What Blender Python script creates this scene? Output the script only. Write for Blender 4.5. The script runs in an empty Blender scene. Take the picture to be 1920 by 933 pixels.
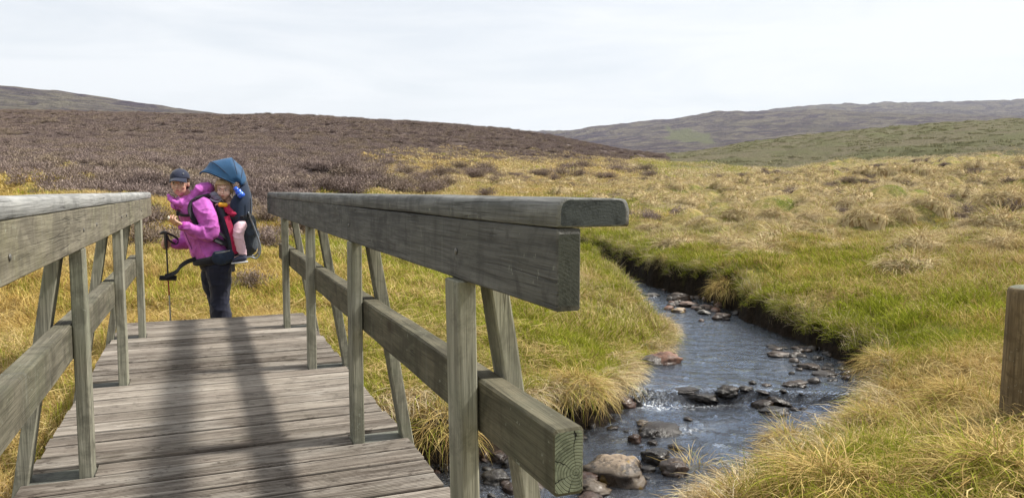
import bpy, bmesh, math, random
import numpy as np
from mathutils import Vector, Matrix, Quaternion, Euler

random.seed(7)
rng = np.random.default_rng(7)
R_ = math.radians
scn = bpy.context.scene
COL = scn.collection

# ------------------------------------------------------------------ camera
# World: Y runs along the bridge, X across it, Z = 0 is the top of its deck.
EYE = 1.08
F_PX = 1420.0
PITCH = math.atan((466.5 - 356.0) / F_PX)
YAW = math.atan((960 - 378) / F_PX * math.cos(PITCH))
cam = bpy.data.cameras.new('camera')
cam.sensor_width = 36.0
cam.lens = 36.0 * F_PX / 1920.0
cam.clip_start = 0.05
cam.clip_end = 12000
cam_ob = bpy.data.objects.new('camera', cam)
COL.objects.link(cam_ob)
cam_ob.location = (0, 0, EYE)
cam_ob.rotation_euler = (math.pi / 2 - PITCH, 0, -YAW)
scn.camera = cam_ob

# ------------------------------------------------------------------ light
SUN_DIR = Vector((0.78, -0.13, 1.0)).normalized()       # towards the sun
SUN_EL = math.asin(SUN_DIR.z)
SUN_AZ = math.atan2(SUN_DIR.x, SUN_DIR.y)              # clockwise from +Y
world = bpy.data.worlds.new('World')
scn.world = world
world.use_nodes = True
wn = world.node_tree.nodes
wl = world.node_tree.links
wn.clear()
w_out = wn.new('ShaderNodeOutputWorld')
w_bg = wn.new('ShaderNodeBackground')
w_bg.inputs['Strength'].default_value = 0.095
w_sky = wn.new('ShaderNodeTexSky')
w_sky.sky_type = 'NISHITA'
w_sky.sun_disc = False
w_sky.sun_elevation = SUN_EL
w_sky.sun_rotation = SUN_AZ
w_sky.dust_density = 2.0
w_tc = wn.new('ShaderNodeTexCoord')
w_map = wn.new('ShaderNodeMapping')
w_map.inputs['Scale'].default_value = (1.0, 1.0, 7.0)
w_map.inputs['Rotation'].default_value = (0.05, 0.1, 0.5)
w_n = wn.new('ShaderNodeTexNoise')
w_n.inputs['Scale'].default_value = 2.6
w_n.inputs['Detail'].default_value = 7
w_n.inputs['Roughness'].default_value = 0.55
w_n.inputs['Distortion'].default_value = 0.5
w_r = wn.new('ShaderNodeValToRGB')
w_r.color_ramp.elements[0].position = 0.34
w_r.color_ramp.elements[0].color = (0.78, 0.78, 0.78, 1)
w_r.color_ramp.elements[1].position = 0.56
w_r.color_ramp.elements[1].color = (0.97, 0.97, 0.97, 1)
w_mix = wn.new('ShaderNodeMix')
w_mix.data_type = 'RGBA'
w_mix.inputs['B'].default_value = (7.3, 7.5, 7.72, 1)     # thin bright cloud
wl.new(w_tc.outputs['Generated'], w_map.inputs['Vector'])
wl.new(w_map.outputs['Vector'], w_n.inputs['Vector'])
wl.new(w_n.outputs['Fac'], w_r.inputs['Fac'])
wl.new(w_r.outputs['Color'], w_mix.inputs['Factor'])
wl.new(w_sky.outputs['Color'], w_mix.inputs['A'])
wl.new(w_mix.outputs['Result'], w_bg.inputs['Color'])
wl.new(w_bg.outputs['Background'], w_out.inputs['Surface'])

sun = bpy.data.lights.new('sun', 'SUN')
sun.energy = 4.5
sun.angle = R_(4.4)
sun.color = (1.0, 0.95, 0.86)
sun_ob = bpy.data.objects.new('sun', sun)
COL.objects.link(sun_ob)
sun_ob.rotation_euler = SUN_DIR.to_track_quat('Z', 'Y').to_euler()

scn.view_settings.view_transform = 'Standard'
scn.view_settings.look = 'None'
scn.view_settings.gamma = 1.0
scn.view_settings.exposure = 0.52
scn.cycles.max_bounces = 6
scn.cycles.sample_clamp_direct = 6.0
scn.cycles.transparent_max_bounces = 8
scn.cycles.caustics_reflective = False
scn.cycles.caustics_refractive = False

# ------------------------------------------------------------------ helpers
def link_mesh(name, me, mat=None, parent=None):
    me.name = name
    o = bpy.data.objects.new(name, me)
    COL.objects.link(o)
    if mat is not None:
        for m in (mat if isinstance(mat, (list, tuple)) else [mat]):
            me.materials.append(m)
    if parent is not None:
        o.parent = parent
    return o

def obj(name, bm, mat=None, parent=None, smooth=False):
    me = bpy.data.meshes.new(name)
    bm.normal_update()
    bm.to_mesh(me)
    bm.free()
    if smooth:
        me.polygons.foreach_set('use_smooth', [True] * len(me.polygons))
    return link_mesh(name, me, mat, parent)

def np_mesh(name, verts, faces_flat, counts, mat=None, parent=None, smooth=False):
    me = bpy.data.meshes.new(name)
    verts = np.asarray(verts, dtype=np.float32)
    me.vertices.add(len(verts))
    me.vertices.foreach_set('co', verts.ravel())
    me.loops.add(len(faces_flat))
    me.loops.foreach_set('vertex_index', np.asarray(faces_flat, dtype=np.int32))
    me.polygons.add(len(counts))
    starts = np.concatenate([[0], np.cumsum(counts)[:-1]]).astype(np.int32)
    me.polygons.foreach_set('loop_start', starts)
    if smooth:
        me.polygons.foreach_set('use_smooth', np.ones(len(counts), dtype=bool))
    me.update(calc_edges=True)
    me.validate()
    if name is None:
        return me
    return link_mesh(name, me, mat, parent)

def empty(name, loc=(0, 0, 0), rz=0.0):
    o = bpy.data.objects.new(name, None)
    o.empty_display_size = 0.1
    COL.objects.link(o)
    o.location = loc
    o.rotation_euler = (0, 0, rz)
    return o

def tag(o, label=None, cat=None, group=None, kind=None):
    if label: o['label'] = label
    if cat: o['category'] = cat
    if group: o['group'] = group
    if kind: o['kind'] = kind
    return o

def sstep(a, b, x):
    t = np.clip((x - a) / (b - a), 0, 1)
    return t * t * (3 - 2 * t)

def _hash(ix, iy, seed):
    h = (ix.astype(np.int64) * 374761393 + iy.astype(np.int64) * 668265263 + seed * 1274126177) & 0xFFFFFFFF
    h = ((h ^ (h >> 13)) * 1274126177) & 0xFFFFFFFF
    h = h ^ (h >> 16)
    return (h & 0xFFFFFF) / float(0xFFFFFF)

def vnoise(x, y, seed=0):
    """smooth value noise in -1..1"""
    x = np.asarray(x, dtype=float); y = np.asarray(y, dtype=float)
    ix = np.floor(x); iy = np.floor(y)
    fx = x - ix; fy = y - iy
    fx = fx * fx * fx * (fx * (fx * 6 - 15) + 10)
    fy = fy * fy * fy * (fy * (fy * 6 - 15) + 10)
    a = _hash(ix, iy, seed); b = _hash(ix + 1, iy, seed)
    c = _hash(ix, iy + 1, seed); d = _hash(ix + 1, iy + 1, seed)
    return 2 * ((a * (1 - fx) + b * fx) * (1 - fy) + (c * (1 - fx) + d * fx) * fy) - 1

def fbm(x, y, seed=0, octaves=4, gain=0.5, lac=2.03):
    s = 0; a = 1.0; n = 0
    for k in range(octaves):
        s = s + a * vnoise(x * lac ** k + 13.7 * k, y * lac ** k - 7.1 * k, seed + k)
        n += a; a *= gain
    return s / n

# ------------------------------------------------------------------ node helpers
class NT:
    def __init__(self, name):
        self.m = bpy.data.materials.new(name)
        self.m.use_nodes = True
        self.n = self.m.node_tree.nodes
        self.l = self.m.node_tree.links
        self.n.clear()
        self.out = self.n.new('ShaderNodeOutputMaterial')
    def node(self, t, **kw):
        nd = self.n.new(t)
        for k, v in kw.items():
            if k in nd.inputs: nd.inputs[k].default_value = v
            else: setattr(nd, k, v)
        return nd
    def link(self, a, b): self.l.new(a, b)
    def sock(self, s, v):
        if isinstance(v, bpy.types.NodeSocket): self.l.new(v, s)
        elif v is not None:
            s.default_value = v
    def pos(self, scale=(1, 1, 1), rot=(0, 0, 0), loc=(0, 0, 0), src='Position'):
        if src == 'Position':
            g = self.node('ShaderNodeNewGeometry').outputs['Position']
        else:
            g = self.node('ShaderNodeTexCoord').outputs[src]
        mp = self.node('ShaderNodeMapping')
        mp.inputs['Scale'].default_value = scale
        mp.inputs['Rotation'].default_value = rot
        mp.inputs['Location'].default_value = loc
        self.link(g, mp.inputs['Vector'])
        return mp.outputs['Vector']
    def noise(self, vec, scale=1.0, detail=4, rough=0.5, dist=0.0):
        nd = self.node('ShaderNodeTexNoise')
        nd.inputs['Scale'].default_value = scale
        nd.inputs['Detail'].default_value = detail
        nd.inputs['Roughness'].default_value = rough
        nd.inputs['Distortion'].default_value = dist
        if vec is not None: self.link(vec, nd.inputs['Vector'])
        return nd.outputs['Fac']
    def ramp(self, fac, stops, interp='LINEAR'):
        nd = self.node('ShaderNodeValToRGB')
        cr = nd.color_ramp
        cr.interpolation = interp
        while len(cr.elements) < len(stops): cr.elements.new(0.5)
        while len(cr.elements) > len(stops): cr.elements.remove(cr.elements[-1])
        for e, (p, c) in zip(cr.elements, stops):
            e.position = p
            e.color = (c, c, c, 1) if isinstance(c, (int, float)) else (c[0], c[1], c[2], 1)
        self.link(fac, nd.inputs['Fac'])
        return nd.outputs['Color']
    def mix(self, fac, a, b, blend='MIX'):
        nd = self.node('ShaderNodeMix')
        nd.data_type = 'RGBA'
        nd.blend_type = blend
        for s, v in (('Factor', fac), ('A', a), ('B', b)):
            if isinstance(v, (tuple, list)): v = (v[0], v[1], v[2], 1)
            self.sock(nd.inputs[s], v)
        return nd.outputs['Result']
    def math(self, op, a, b=None, clamp=False):
        nd = self.node('ShaderNodeMath')
        nd.operation = op
        nd.use_clamp = clamp
        self.sock(nd.inputs[0], a)
        if b is not None: self.sock(nd.inputs[1], b)
        return nd.outputs[0]
    def attr(self, name, out='Fac', kind='GEOMETRY'):
        nd = self.node('ShaderNodeAttribute')
        nd.attribute_name = name
        nd.attribute_type = kind
        return nd.outputs[out]
    def bump(self, height, strength=0.3, dist=0.01, normal=None):
        nd = self.node('ShaderNodeBump')
        nd.inputs['Strength'].default_value = strength
        nd.inputs['Distance'].default_value = dist
        self.link(height, nd.inputs['Height'])
        if normal is not None: self.link(normal, nd.inputs['Normal'])
        return nd.outputs['Normal']
    def bsdf(self, color, rough=0.8, normal=None, spec=0.3, metal=0.0, sheen=0.0):
        nd = self.node('ShaderNodeBsdfPrincipled')
        if isinstance(color, (tuple, list)): color = (color[0], color[1], color[2], 1)
        self.sock(nd.inputs['Base Color'], color)
        self.sock(nd.inputs['Roughness'], rough)
        nd.inputs['Specular IOR Level'].default_value = spec
        nd.inputs['Metallic'].default_value = metal
        if sheen: nd.inputs['Sheen Weight'].default_value = sheen
        if normal is not None: self.link(normal, nd.inputs['Normal'])
        return nd.outputs['BSDF']
    def finish(self, shader):
        self.link(shader, self.out.inputs['Surface'])
        return self.m

def simple_mat(name, color, rough=0.7, spec=0.3, metal=0.0, var=0.12, vscale=25, bump=0.0, bscale=200, sheen=0.0):
    t = NT(name)
    p = t.pos(src='Object')
    n = t.noise(p, vscale, 5, 0.6)
    c = t.mix(t.ramp(n, [(0.3, 0.0), (0.7, 1.0)]), tuple(x * (1 - var) for x in color), tuple(min(1, x * (1 + var)) for x in color))
    nm = t.bump(t.noise(p, bscale, 3), bump, 0.004) if bump else None
    return t.finish(t.bsdf(c, rough, nm, spec, metal, sheen))

# ------------------------------------------------------------------ sight lines -> terrain heights
def sight(px, py):
    """azimuth (from +Y, clockwise) and tan(elevation) of a surveyed sight line"""
    cp, sp = math.cos(PITCH), math.sin(PITCH)
    u = (px - 960) / F_PX; v = -(py - 466.5) / F_PX
    fwd = cp + v * sp            # horizontal forward
    up = -sp + v * cp
    az = YAW + math.atan2(u, fwd)
    return az, up / math.hypot(u, fwd)

def PZ(px, py, z):
    az, te = sight(px, py)
    d = (z - EYE) / te
    return Vector((d * math.sin(az), d * math.cos(az), z))

# per sight column: (distance, row) pairs; distances up to 9 m are the flat meadow
G0 = -0.42
COLS = {
 -700: [(14, 470), (25, 400), (38, 335), (60, 305), (100, 262), (150, 228), (220, 205), (300, 212), (450, 222)],
    0: [(14, 455), (22, 385), (34, 327), (60, 297), (100, 260), (150, 232), (220, 211), (300, 214), (450, 224)],
  300: [(13, 470), (20, 400), (32, 332), (60, 293), (100, 260), (150, 233), (220, 211), (300, 215), (450, 226)],
  600: [(13, 490), (20, 425), (32, 352), (55, 308), (90, 270), (140, 236), (200, 217), (300, 225), (450, 235)],
  800: [(14, 495), (22, 425), (40, 362), (62, 318), (100, 280), (150, 248), (205, 231), (300, 238), (450, 245)],
  975: [(15, 490), (24, 424), (45, 364), (75, 316), (110, 290), (160, 262), (215, 245), (300, 252), (450, 262)],
 1150: [(15, 492), (25, 424), (50, 360), (85, 318), (120, 306), (170, 291), (225, 280), (300, 290), (450, 300)],
 1260: [(15, 492), (25, 424), (50, 358), (85, 323), (125, 313), (170, 306), (230, 300), (300, 292), (450, 300)],
 1400: [(15, 490), (25, 427), (45, 374), (75, 338), (105, 324), (140, 316), (200, 285), (320, 264), (450, 272)],
 1550: [(15, 488), (24, 427), (42, 374), (70, 334), (95, 322), (135, 312), (200, 273), (330, 248), (450, 258)],
 1750: [(15, 485), (23, 427), (38, 376), (58, 334), (80, 311), (130, 306), (200, 262), (340, 227), (450, 240)],
 1920: [(15, 482), (22, 427), (36, 376), (55, 328), (76, 302), (130, 300), (200, 256), (340, 221), (450, 235)],
 2700: [(15, 480), (22, 427), (36, 376), (55, 328), (76, 302), (130, 298), (200, 254), (340, 215), (450, 230)],
}
_az = []; _tab = []
LD = np.linspace(math.log(0.3), math.log(450), 260)
for px in sorted(COLS):
    ds = [0.3, 9.0]; zs = [G0, G0]
    for d, py in COLS[px]:
        a, te = sight(px, py)
        ds.append(d); zs.append(EYE + d * te)
    a, _ = sight(px, 466)
    _az.append(a)
    col = np.interp(np.exp(LD), ds, zs)
    k = np.exp(-0.5 * (np.arange(-9, 10) / 3.5) ** 2); k /= k.sum()
    col = np.convolve(np.pad(col, 9, 'edge'), k, 'valid')
    _tab.append(col)
AZC = np.array(_az)
_fine = np.linspace(AZC[0], AZC[-1], 240)
_tab = np.array(_tab)
TAB = np.array([[0.0]])
_t2 = np.empty((240, len(LD)))
for j in range(len(LD)): _t2[:, j] = np.interp(_fine, AZC, _tab[:, j])
k = np.exp(-0.5 * (np.arange(-12, 13) / 4.0) ** 2); k /= k.sum()
_p = np.pad(_t2, ((12, 12), (0, 0)), 'edge')
TAB = sum(k[i] * _p[i:i + 240] for i in range(25))

def base_height(x, y):
    az = np.arctan2(x, y)
    az = np.where(az < _fine[0] - 1.4, az + 2 * math.pi, az)
    az = np.clip(az, _fine[0], _fine[-1])
    ld = np.log(np.clip(np.hypot(x, y), 0.31, 449))
    fi = (az - _fine[0]) / (_fine[1] - _fine[0]); fj = (ld - LD[0]) / (LD[1] - LD[0])
    i = np.clip(fi.astype(int), 0, 238); j = np.clip(fj.astype(int), 0, len(LD) - 2)
    a = fi - i; b = fj - j
    return TAB[i, j] * (1 - a) * (1 - b) + TAB[i + 1, j] * a * (1 - b) + TAB[i, j + 1] * (1 - a) * b + TAB[i + 1, j + 1] * a * b

# ------------------------------------------------------------------ stream outline (waterline, metres)
FAR_BANK = [(-12, 1.2), (-7, 1.6), (-4, 2.4), (-2, 3.4), (-1.2, 4.0), (-0.6, 4.5), (0, 4.9), (0.8, 5.3), (1.6, 5.7), (2.2, 5.92),
            (3.2, 6.12), (3.55, 6.25), (3.95, 6.55), (4.4, 7.0), (4.7, 7.38), (5.2, 7.75), (5.65, 8.25), (6.05, 8.9), (6.4, 9.9), (6.8, 11.2), (7.5, 13.2),
            (8.7, 17.0), (8.6, 20), (7.2, 23.5), (4.0, 27)]
NEAR_BANK = [(5.0, 28.2), (8.4, 24.5), (9.9, 20.5), (10.0, 18.2), (9.25, 15.6), (8.75, 13.9), (8.5, 12), (8.1, 10.3), (7.75, 9.5), (7.4, 8.4),
             (7.2, 7.5), (7.05, 6.8), (6.75, 6.1), (6.3, 5.6), (5.4, 5.0), (4.6, 4.5), (3.9, 4.12), (3.4, 3.92), (2.9, 3.72),
             (2.4, 3.45), (2.0, 3.1), (1.5, 2.75), (0.8, 2.45), (0, 2.25), (-1, 1.9), (-2, 1.2), (-4, 0.2), (-7, -0.6), (-12, -1.2)]
STREAM = np.array(FAR_BANK + NEAR_BANK)
WZ = -1.0

def stream_sd(x, y):
    """signed distance to the waterline: positive on land"""
    x = np.asarray(x, dtype=float); y = np.asarray(y, dtype=float)
    shp = x.shape
    x = x.ravel(); y = y.ravel()
    wob = 0.10 * vnoise(x * 2.3, y * 2.3, 31) + 0.06 * vnoise(x * 5.5, y * 5.5, 32)
    best = np.full(x.shape, 1e9); inside = np.zeros(x.shape, dtype=bool)
    n = len(STREAM)
    near = (np.abs(x) < 16) & (y < 34) & (y > -8)
    xs = x[near]; ys = y[near]
    b = np.full(xs.shape, 1e9); ins = np.zeros(xs.shape, dtype=bool)
    for i in range(n):
        ax, ay = STREAM[i]; bx, by = STREAM[(i + 1) % n]
        dx, dy = bx - ax, by - ay
        t = np.clip(((xs - ax) * dx + (ys - ay) * dy) / (dx * dx + dy * dy), 0, 1)
        b = np.minimum(b, np.hypot(xs - ax - t * dx, ys - ay - t * dy))
        c = ((ay > ys) != (by > ys)) & (xs < (bx - ax) * (ys - ay) / (by - ay + 1e-12) + ax)
        ins ^= c
    best[near] = np.where(ins, -b, b)
    return (best + wob).reshape(shp)

HOLLOW = (5.95, 36.4)
def hollow_mask(x, y):
    hx, hy = HOLLOW
    d0 = math.hypot(hx, hy); ux, uy = hx / d0, hy / d0
    al = (x - hx) * ux + (y - hy) * uy; ac = (x - hx) * uy - (y - hy) * ux
    return np.exp(-((al + 1.6) / 3.3) ** 6 - (ac / 1.2) ** 4)

def mounds(x, y, cell=1.55):
    """rounded tussock mounds, one to a jittered cell: 0 between them, 1 on their crowns"""
    u = x / cell + 0.25 * vnoise(x * 0.5, y * 0.5, 15); v = y / cell
    iu = np.floor(u); iv = np.floor(v); best = np.zeros_like(u)
    for du in (-1, 0, 1):
        for dv in (-1, 0, 1):
            cu = iu + du; cv = iv + dv
            px = cu + 0.2 + 0.6 * _hash(cu, cv, 16); py = cv + 0.2 + 0.6 * _hash(cu, cv, 17)
            s = 0.30 + 0.28 * _hash(cu, cv, 18); on = _hash(cu, cv, 19) > 0.22
            q = np.clip(1 - (((u - px) / (s * 1.25)) ** 2 + ((v - py) / s) ** 2), 0, 1)
            best = np.maximum(best, q ** 0.85 * s / 0.58 * on)
    return best

def moor_share(x, y):
    """where the rough tussocky moor lies: right of the stream, beyond the short turf"""
    az = np.arctan2(x, y); d = np.hypot(x, y)
    return sstep(0.50, 0.66, az + 0.05 * vnoise(x * 0.2, y * 0.2, 20) - 0.0022 * np.maximum(0, d - 30)) * sstep(14, 23, d) * (1 - sstep(85, 120, d))

def terrain(x, y, sd=None):
    x = np.asarray(x, dtype=float); y = np.asarray(y, dtype=float)
    if sd is None: sd = stream_sd(x, y)
    d = np.hypot(x, y)
    z = base_height(x, y)
    # hummocks: rough on the right-hand moor, gentler elsewhere
    az = np.arctan2(x, y)
    right = sstep(0.42, 0.72, az) * sstep(13, 22, d) * (1 - sstep(90, 130, d))
    hum = np.maximum(0, vnoise(x * 0.75 + 0.3 * y, y * 0.75, 5)) ** 1.3
    hum2 = np.maximum(0, vnoise(x * 0.33, y * 0.30, 8))
    z = z + right * (0.20 * hum + 0.50 * hum2) + 0.62 * moor_share(x, y) * mounds(x, y)
    z = z + (1 - right) * sstep(8, 16, d) * (1 - sstep(60, 120, d)) * (0.16 * hum + 0.16 * vnoise(x * 0.25, y * 0.25, 9))
    z = z + 0.035 * vnoise(x * 1.6, y * 1.6, 3) + 0.02 * vnoise(x * 4.5, y * 4.5, 4)
    # peat hags and gullies on the ridge and the heather
    far = sstep(60, 110, d)
    z = z + far * (0.5 * vnoise(x * 0.045, y * 0.05, 41) * sstep(120, 200, d) + (0.25 + 0.5 * (az > 0.55)) * vnoise(x * 0.13, y * 0.16, 42) + 0.25 * vnoise(x * 0.5, y * 0.5, 43))
    # black hollow cut in the peat at the foot of the heather
    hx, hy = HOLLOW
    ux, uy = hx / math.hypot(hx, hy), hy / math.hypot(hx, hy)
    al = (x - hx) * ux + (y - hy) * uy; ac = (x - hx) * uy - (y - hy) * ux
    z = z - 1.5 * np.exp(-((al + 1.0) / 2.4) ** 4 - (ac / 1.3) ** 4) + 0.75 * np.exp(-((al - 2.4) / 0.9) ** 2 - (ac / 2.0) ** 2)
    # spit of land between bridge and upper reach lies lower towards the water
    spit = np.exp(-(((x - 5.0) / 1.9) ** 2 + ((y - 8.4) / 3.0) ** 2))
    z = z - 0.34 * spit * (1 - sstep(0.3, 2.0, sd)) - 0.12 * spit
    lip = np.exp(-(((x - 2.6) / 1.6) ** 2 + ((y - 6.6) / 0.9) ** 2))
    z = z - 0.22 * lip
    # the near bank stoops to the water
    nb = sstep(1.2, 2.0, x) * (1 - sstep(5.2, 6.4, x)) * (1 - sstep(4.6, 5.4, y - 0.18 * (x - 4)))
    z = z - 0.20 * nb * (1 - sstep(0.2, 1.5, sd))
    # rounded bank shoulder, steep face, bed
    z = z - 0.10 * (1 - sstep(0.1, 0.8, sd)) * (sd < 2)
    t = sstep(-0.04, 0.13, sd)
    bed = WZ - 0.03 - 0.20 * sstep(0.0, 0.7, -sd) + 0.05 * vnoise(x * 3, y * 3, 6) + 0.03 * vnoise(x * 8, y * 8, 7)
    z = np.where(sd < 0.25, bed * (1 - t) + z * t, z)
    return z

def ground_z(x, y):
    return float(terrain(np.array([x]), np.array([y]))[0])

# distance at which grass gives way to heather / the grassy ridge starts, by azimuth
_bpx = [-700, 0, 180, 260, 420, 560, 640, 760, 900, 1050, 1150, 1260, 1400, 2700]
_bd  = [  33, 33, 26, 17, 15, 20, 42, 62, 80, 92, 104, 128, 420, 420]
_baz = [sight(p, 460)[0] for p in _bpx]
_gpx = [-700, 1222, 1250, 1500, 1750, 1920, 2700]
_gd  = [ 999, 999, 116, 108, 96, 90, 90]
_gaz = [sight(p, 460)[0] for p in _gpx]
def zone(x, y):
    """>0: heather, share of heather in the edge; second: ridge"""
    az = np.arctan2(x, y); d = np.hypot(x, y)
    nb = 1 + 0.18 * vnoise(az * 22, np.log(d) * 5, 51) + 0.12 * vnoise(az * 60, np.log(d) * 11, 52)
    hb = np.interp(az, _baz, _bd) * nb
    rb = np.interp(az, _gaz, _gd)
    return d / hb, d / rb

_DD = np.exp(np.linspace(math.log(1.5), math.log(430), 1500))
def on_ground(px, py):
    """where a sight line meets the ground"""
    az, te = sight(px, py)
    hit = np.nonzero(terrain(_DD * math.sin(az), _DD * math.cos(az)) >= EYE + _DD * te)[0]
    d = _DD[hit[0]] if len(hit) else 400.0
    return d * math.sin(az), d * math.cos(az)
# ------------------------------------------------------------------ ground materials
def ground_material():
    t = NT('moor_turf')
    p = t.pos()
    big = t.noise(p, 0.22, 5, 0.6, 0.4)
    mid = t.noise(t.pos(scale=(1, 1, 0.4)), 1.3, 6, 0.65, 0.3)
    fine = t.noise(p, 14, 6, 0.7)
    straw = t.mix(t.ramp(fine, [(0.3, 0), (0.7, 1)]), (0.22, 0.16, 0.055), (0.44, 0.35, 0.15))
    green = t.mix(t.ramp(fine, [(0.3, 0), (0.7, 1)]), (0.075, 0.09, 0.018), (0.19, 0.21, 0.04))
    heath = t.mix(t.ramp(fine, [(0.3, 0), (0.7, 1)]), (0.06, 0.042, 0.03), (0.16, 0.12, 0.085))
    c = t.mix(t.ramp(mid, [(0.42, 0), (0.60, 1)]), straw, green)
    c = t.mix(t.ramp(big, [(0.52, 0), (0.66, 0.8)]), c, straw)
    c = t.mix(t.math('MULTIPLY', t.attr('heath_and_shade'), t.ramp(mid, [(0.35, 0.35), (0.6, 1)])), c, heath)
    c = t.mix(t.attr('ridge'), c, t.mix(t.ramp(mid, [(0.38, 0), (0.6, 1)]), (0.10, 0.10, 0.062), (0.155, 0.15, 0.085)))
    # bare peat on the cut bank faces
    peat = t.mix(t.ramp(fine, [(0.35, 0), (0.7, 1)]), (0.008, 0.006, 0.004), (0.032, 0.022, 0.014))
    c = t.mix(t.attr('peat'), c, peat)
    h = t.math('ADD', fine, t.math('MULTIPLY', mid, 1.5))
    return t.finish(t.bsdf(c, 0.95, t.bump(h, 0.9, 0.05), 0.1))

def heather_material():
    t = NT('heather_slope')
    p = t.pos()
    a = t.noise(t.pos(scale=(1, 1, 0.6)), 0.035, 5, 0.6, 0.5)
    b = t.noise(p, 0.32, 6, 0.65, 0.6)
    f = t.noise(p, 2.6, 6, 0.72)
    g = t.noise(p, 11, 4, 0.7)
    c1 = t.mix(t.ramp(f, [(0.35, 0), (0.62, 1)]), (0.13, 0.098, 0.092), (0.25, 0.195, 0.185))
    c2 = t.mix(t.ramp(f, [(0.35, 0), (0.62, 1)]), (0.15, 0.115, 0.098), (0.30, 0.24, 0.20))
    c = t.mix(t.ramp(b, [(0.4, 0), (0.62, 1)]), c1, c2)
    tan = (0.25, 0.21, 0.11)
    c = t.mix(t.math('MULTIPLY', t.ramp(a, [(0.46, 0), (0.64, 1)]), t.ramp(f, [(0.5, 0), (0.68, 0.55)])), c, tan)
    c = t.mix(t.ramp(g, [(0.3, 0.65), (0.5, 0.0)]), c, (0.03, 0.024, 0.022))
    h = t.math('ADD', t.math('MULTIPLY', f, 1.6), g)
    return t.finish(t.bsdf(c, 0.95, t.bump(h, 1.0, 0.45), 0.05))

def ridge_material():
    t = NT('rough_grass_slope')
    p = t.pos()
    a = t.noise(t.pos(scale=(1, 1, 2.5)), 0.055, 6, 0.62, 0.8)
    b = t.noise(p, 0.35, 6, 0.65, 0.5)
    f = t.noise(p, 2.4, 6, 0.72)
    dark = (0.07, 0.072, 0.05)
    grn = t.mix(t.ramp(f, [(0.35, 0), (0.65, 1)]), (0.095, 0.100, 0.050), (0.185, 0.18, 0.095))
    brn = t.mix(t.ramp(f, [(0.35, 0), (0.65, 1)]), (0.115, 0.105, 0.066), (0.225, 0.195, 0.13))
    c = t.mix(t.ramp(a, [(0.40, 0), (0.58, 1)]), grn, brn)
    c = t.mix(t.ramp(b, [(0.30, 0.35), (0.44, 0.0)]), c, dark)
    h = t.math('ADD', t.math('MULTIPLY', f, 1.4), b)
    return t.finish(t.bsdf(c, 0.95, t.bump(h, 1.0, 0.6), 0.05))

def farhill_material():
    t = NT('far_moorland')
    p = t.pos()
    a = t.noise(t.pos(scale=(1, 1, 3)), 0.0035, 7, 0.62, 0.8)
    b = t.noise(t.pos(scale=(1, 1, 2.5)), 0.016, 7, 0.68, 1.2)
    f = t.noise(p, 0.12, 5, 0.72, 0.4)
    pur = t.mix(t.ramp(f, [(0.35, 0), (0.65, 1)]), (0.046, 0.038, 0.056), (0.105, 0.086, 0.108))
    gry = t.mix(t.ramp(f, [(0.35, 0), (0.65, 1)]), (0.115, 0.102, 0.088), (0.215, 0.19, 0.16))
    c = t.mix(t.ramp(b, [(0.44, 0), (0.57, 1)]), pur, gry)
    c = t.mix(t.ramp(a, [(0.52, 0), (0.68, 0.55)]), c, (0.14, 0.128, 0.095))
    c = t.mix(t.math('MULTIPLY', t.attr('pasture'), t.ramp(b, [(0.3, 0.6), (0.5, 1)])), c, (0.145, 0.148, 0.095))
    return t.finish(t.bsdf(c, 1.0, t.bump(t.math('ADD', b, f), 1.0, 9.0), 0.0))

M_TURF = ground_material(); M_HEATH = heather_material(); M_RIDGE = ridge_material(); M_FAR = farhill_material()

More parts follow.
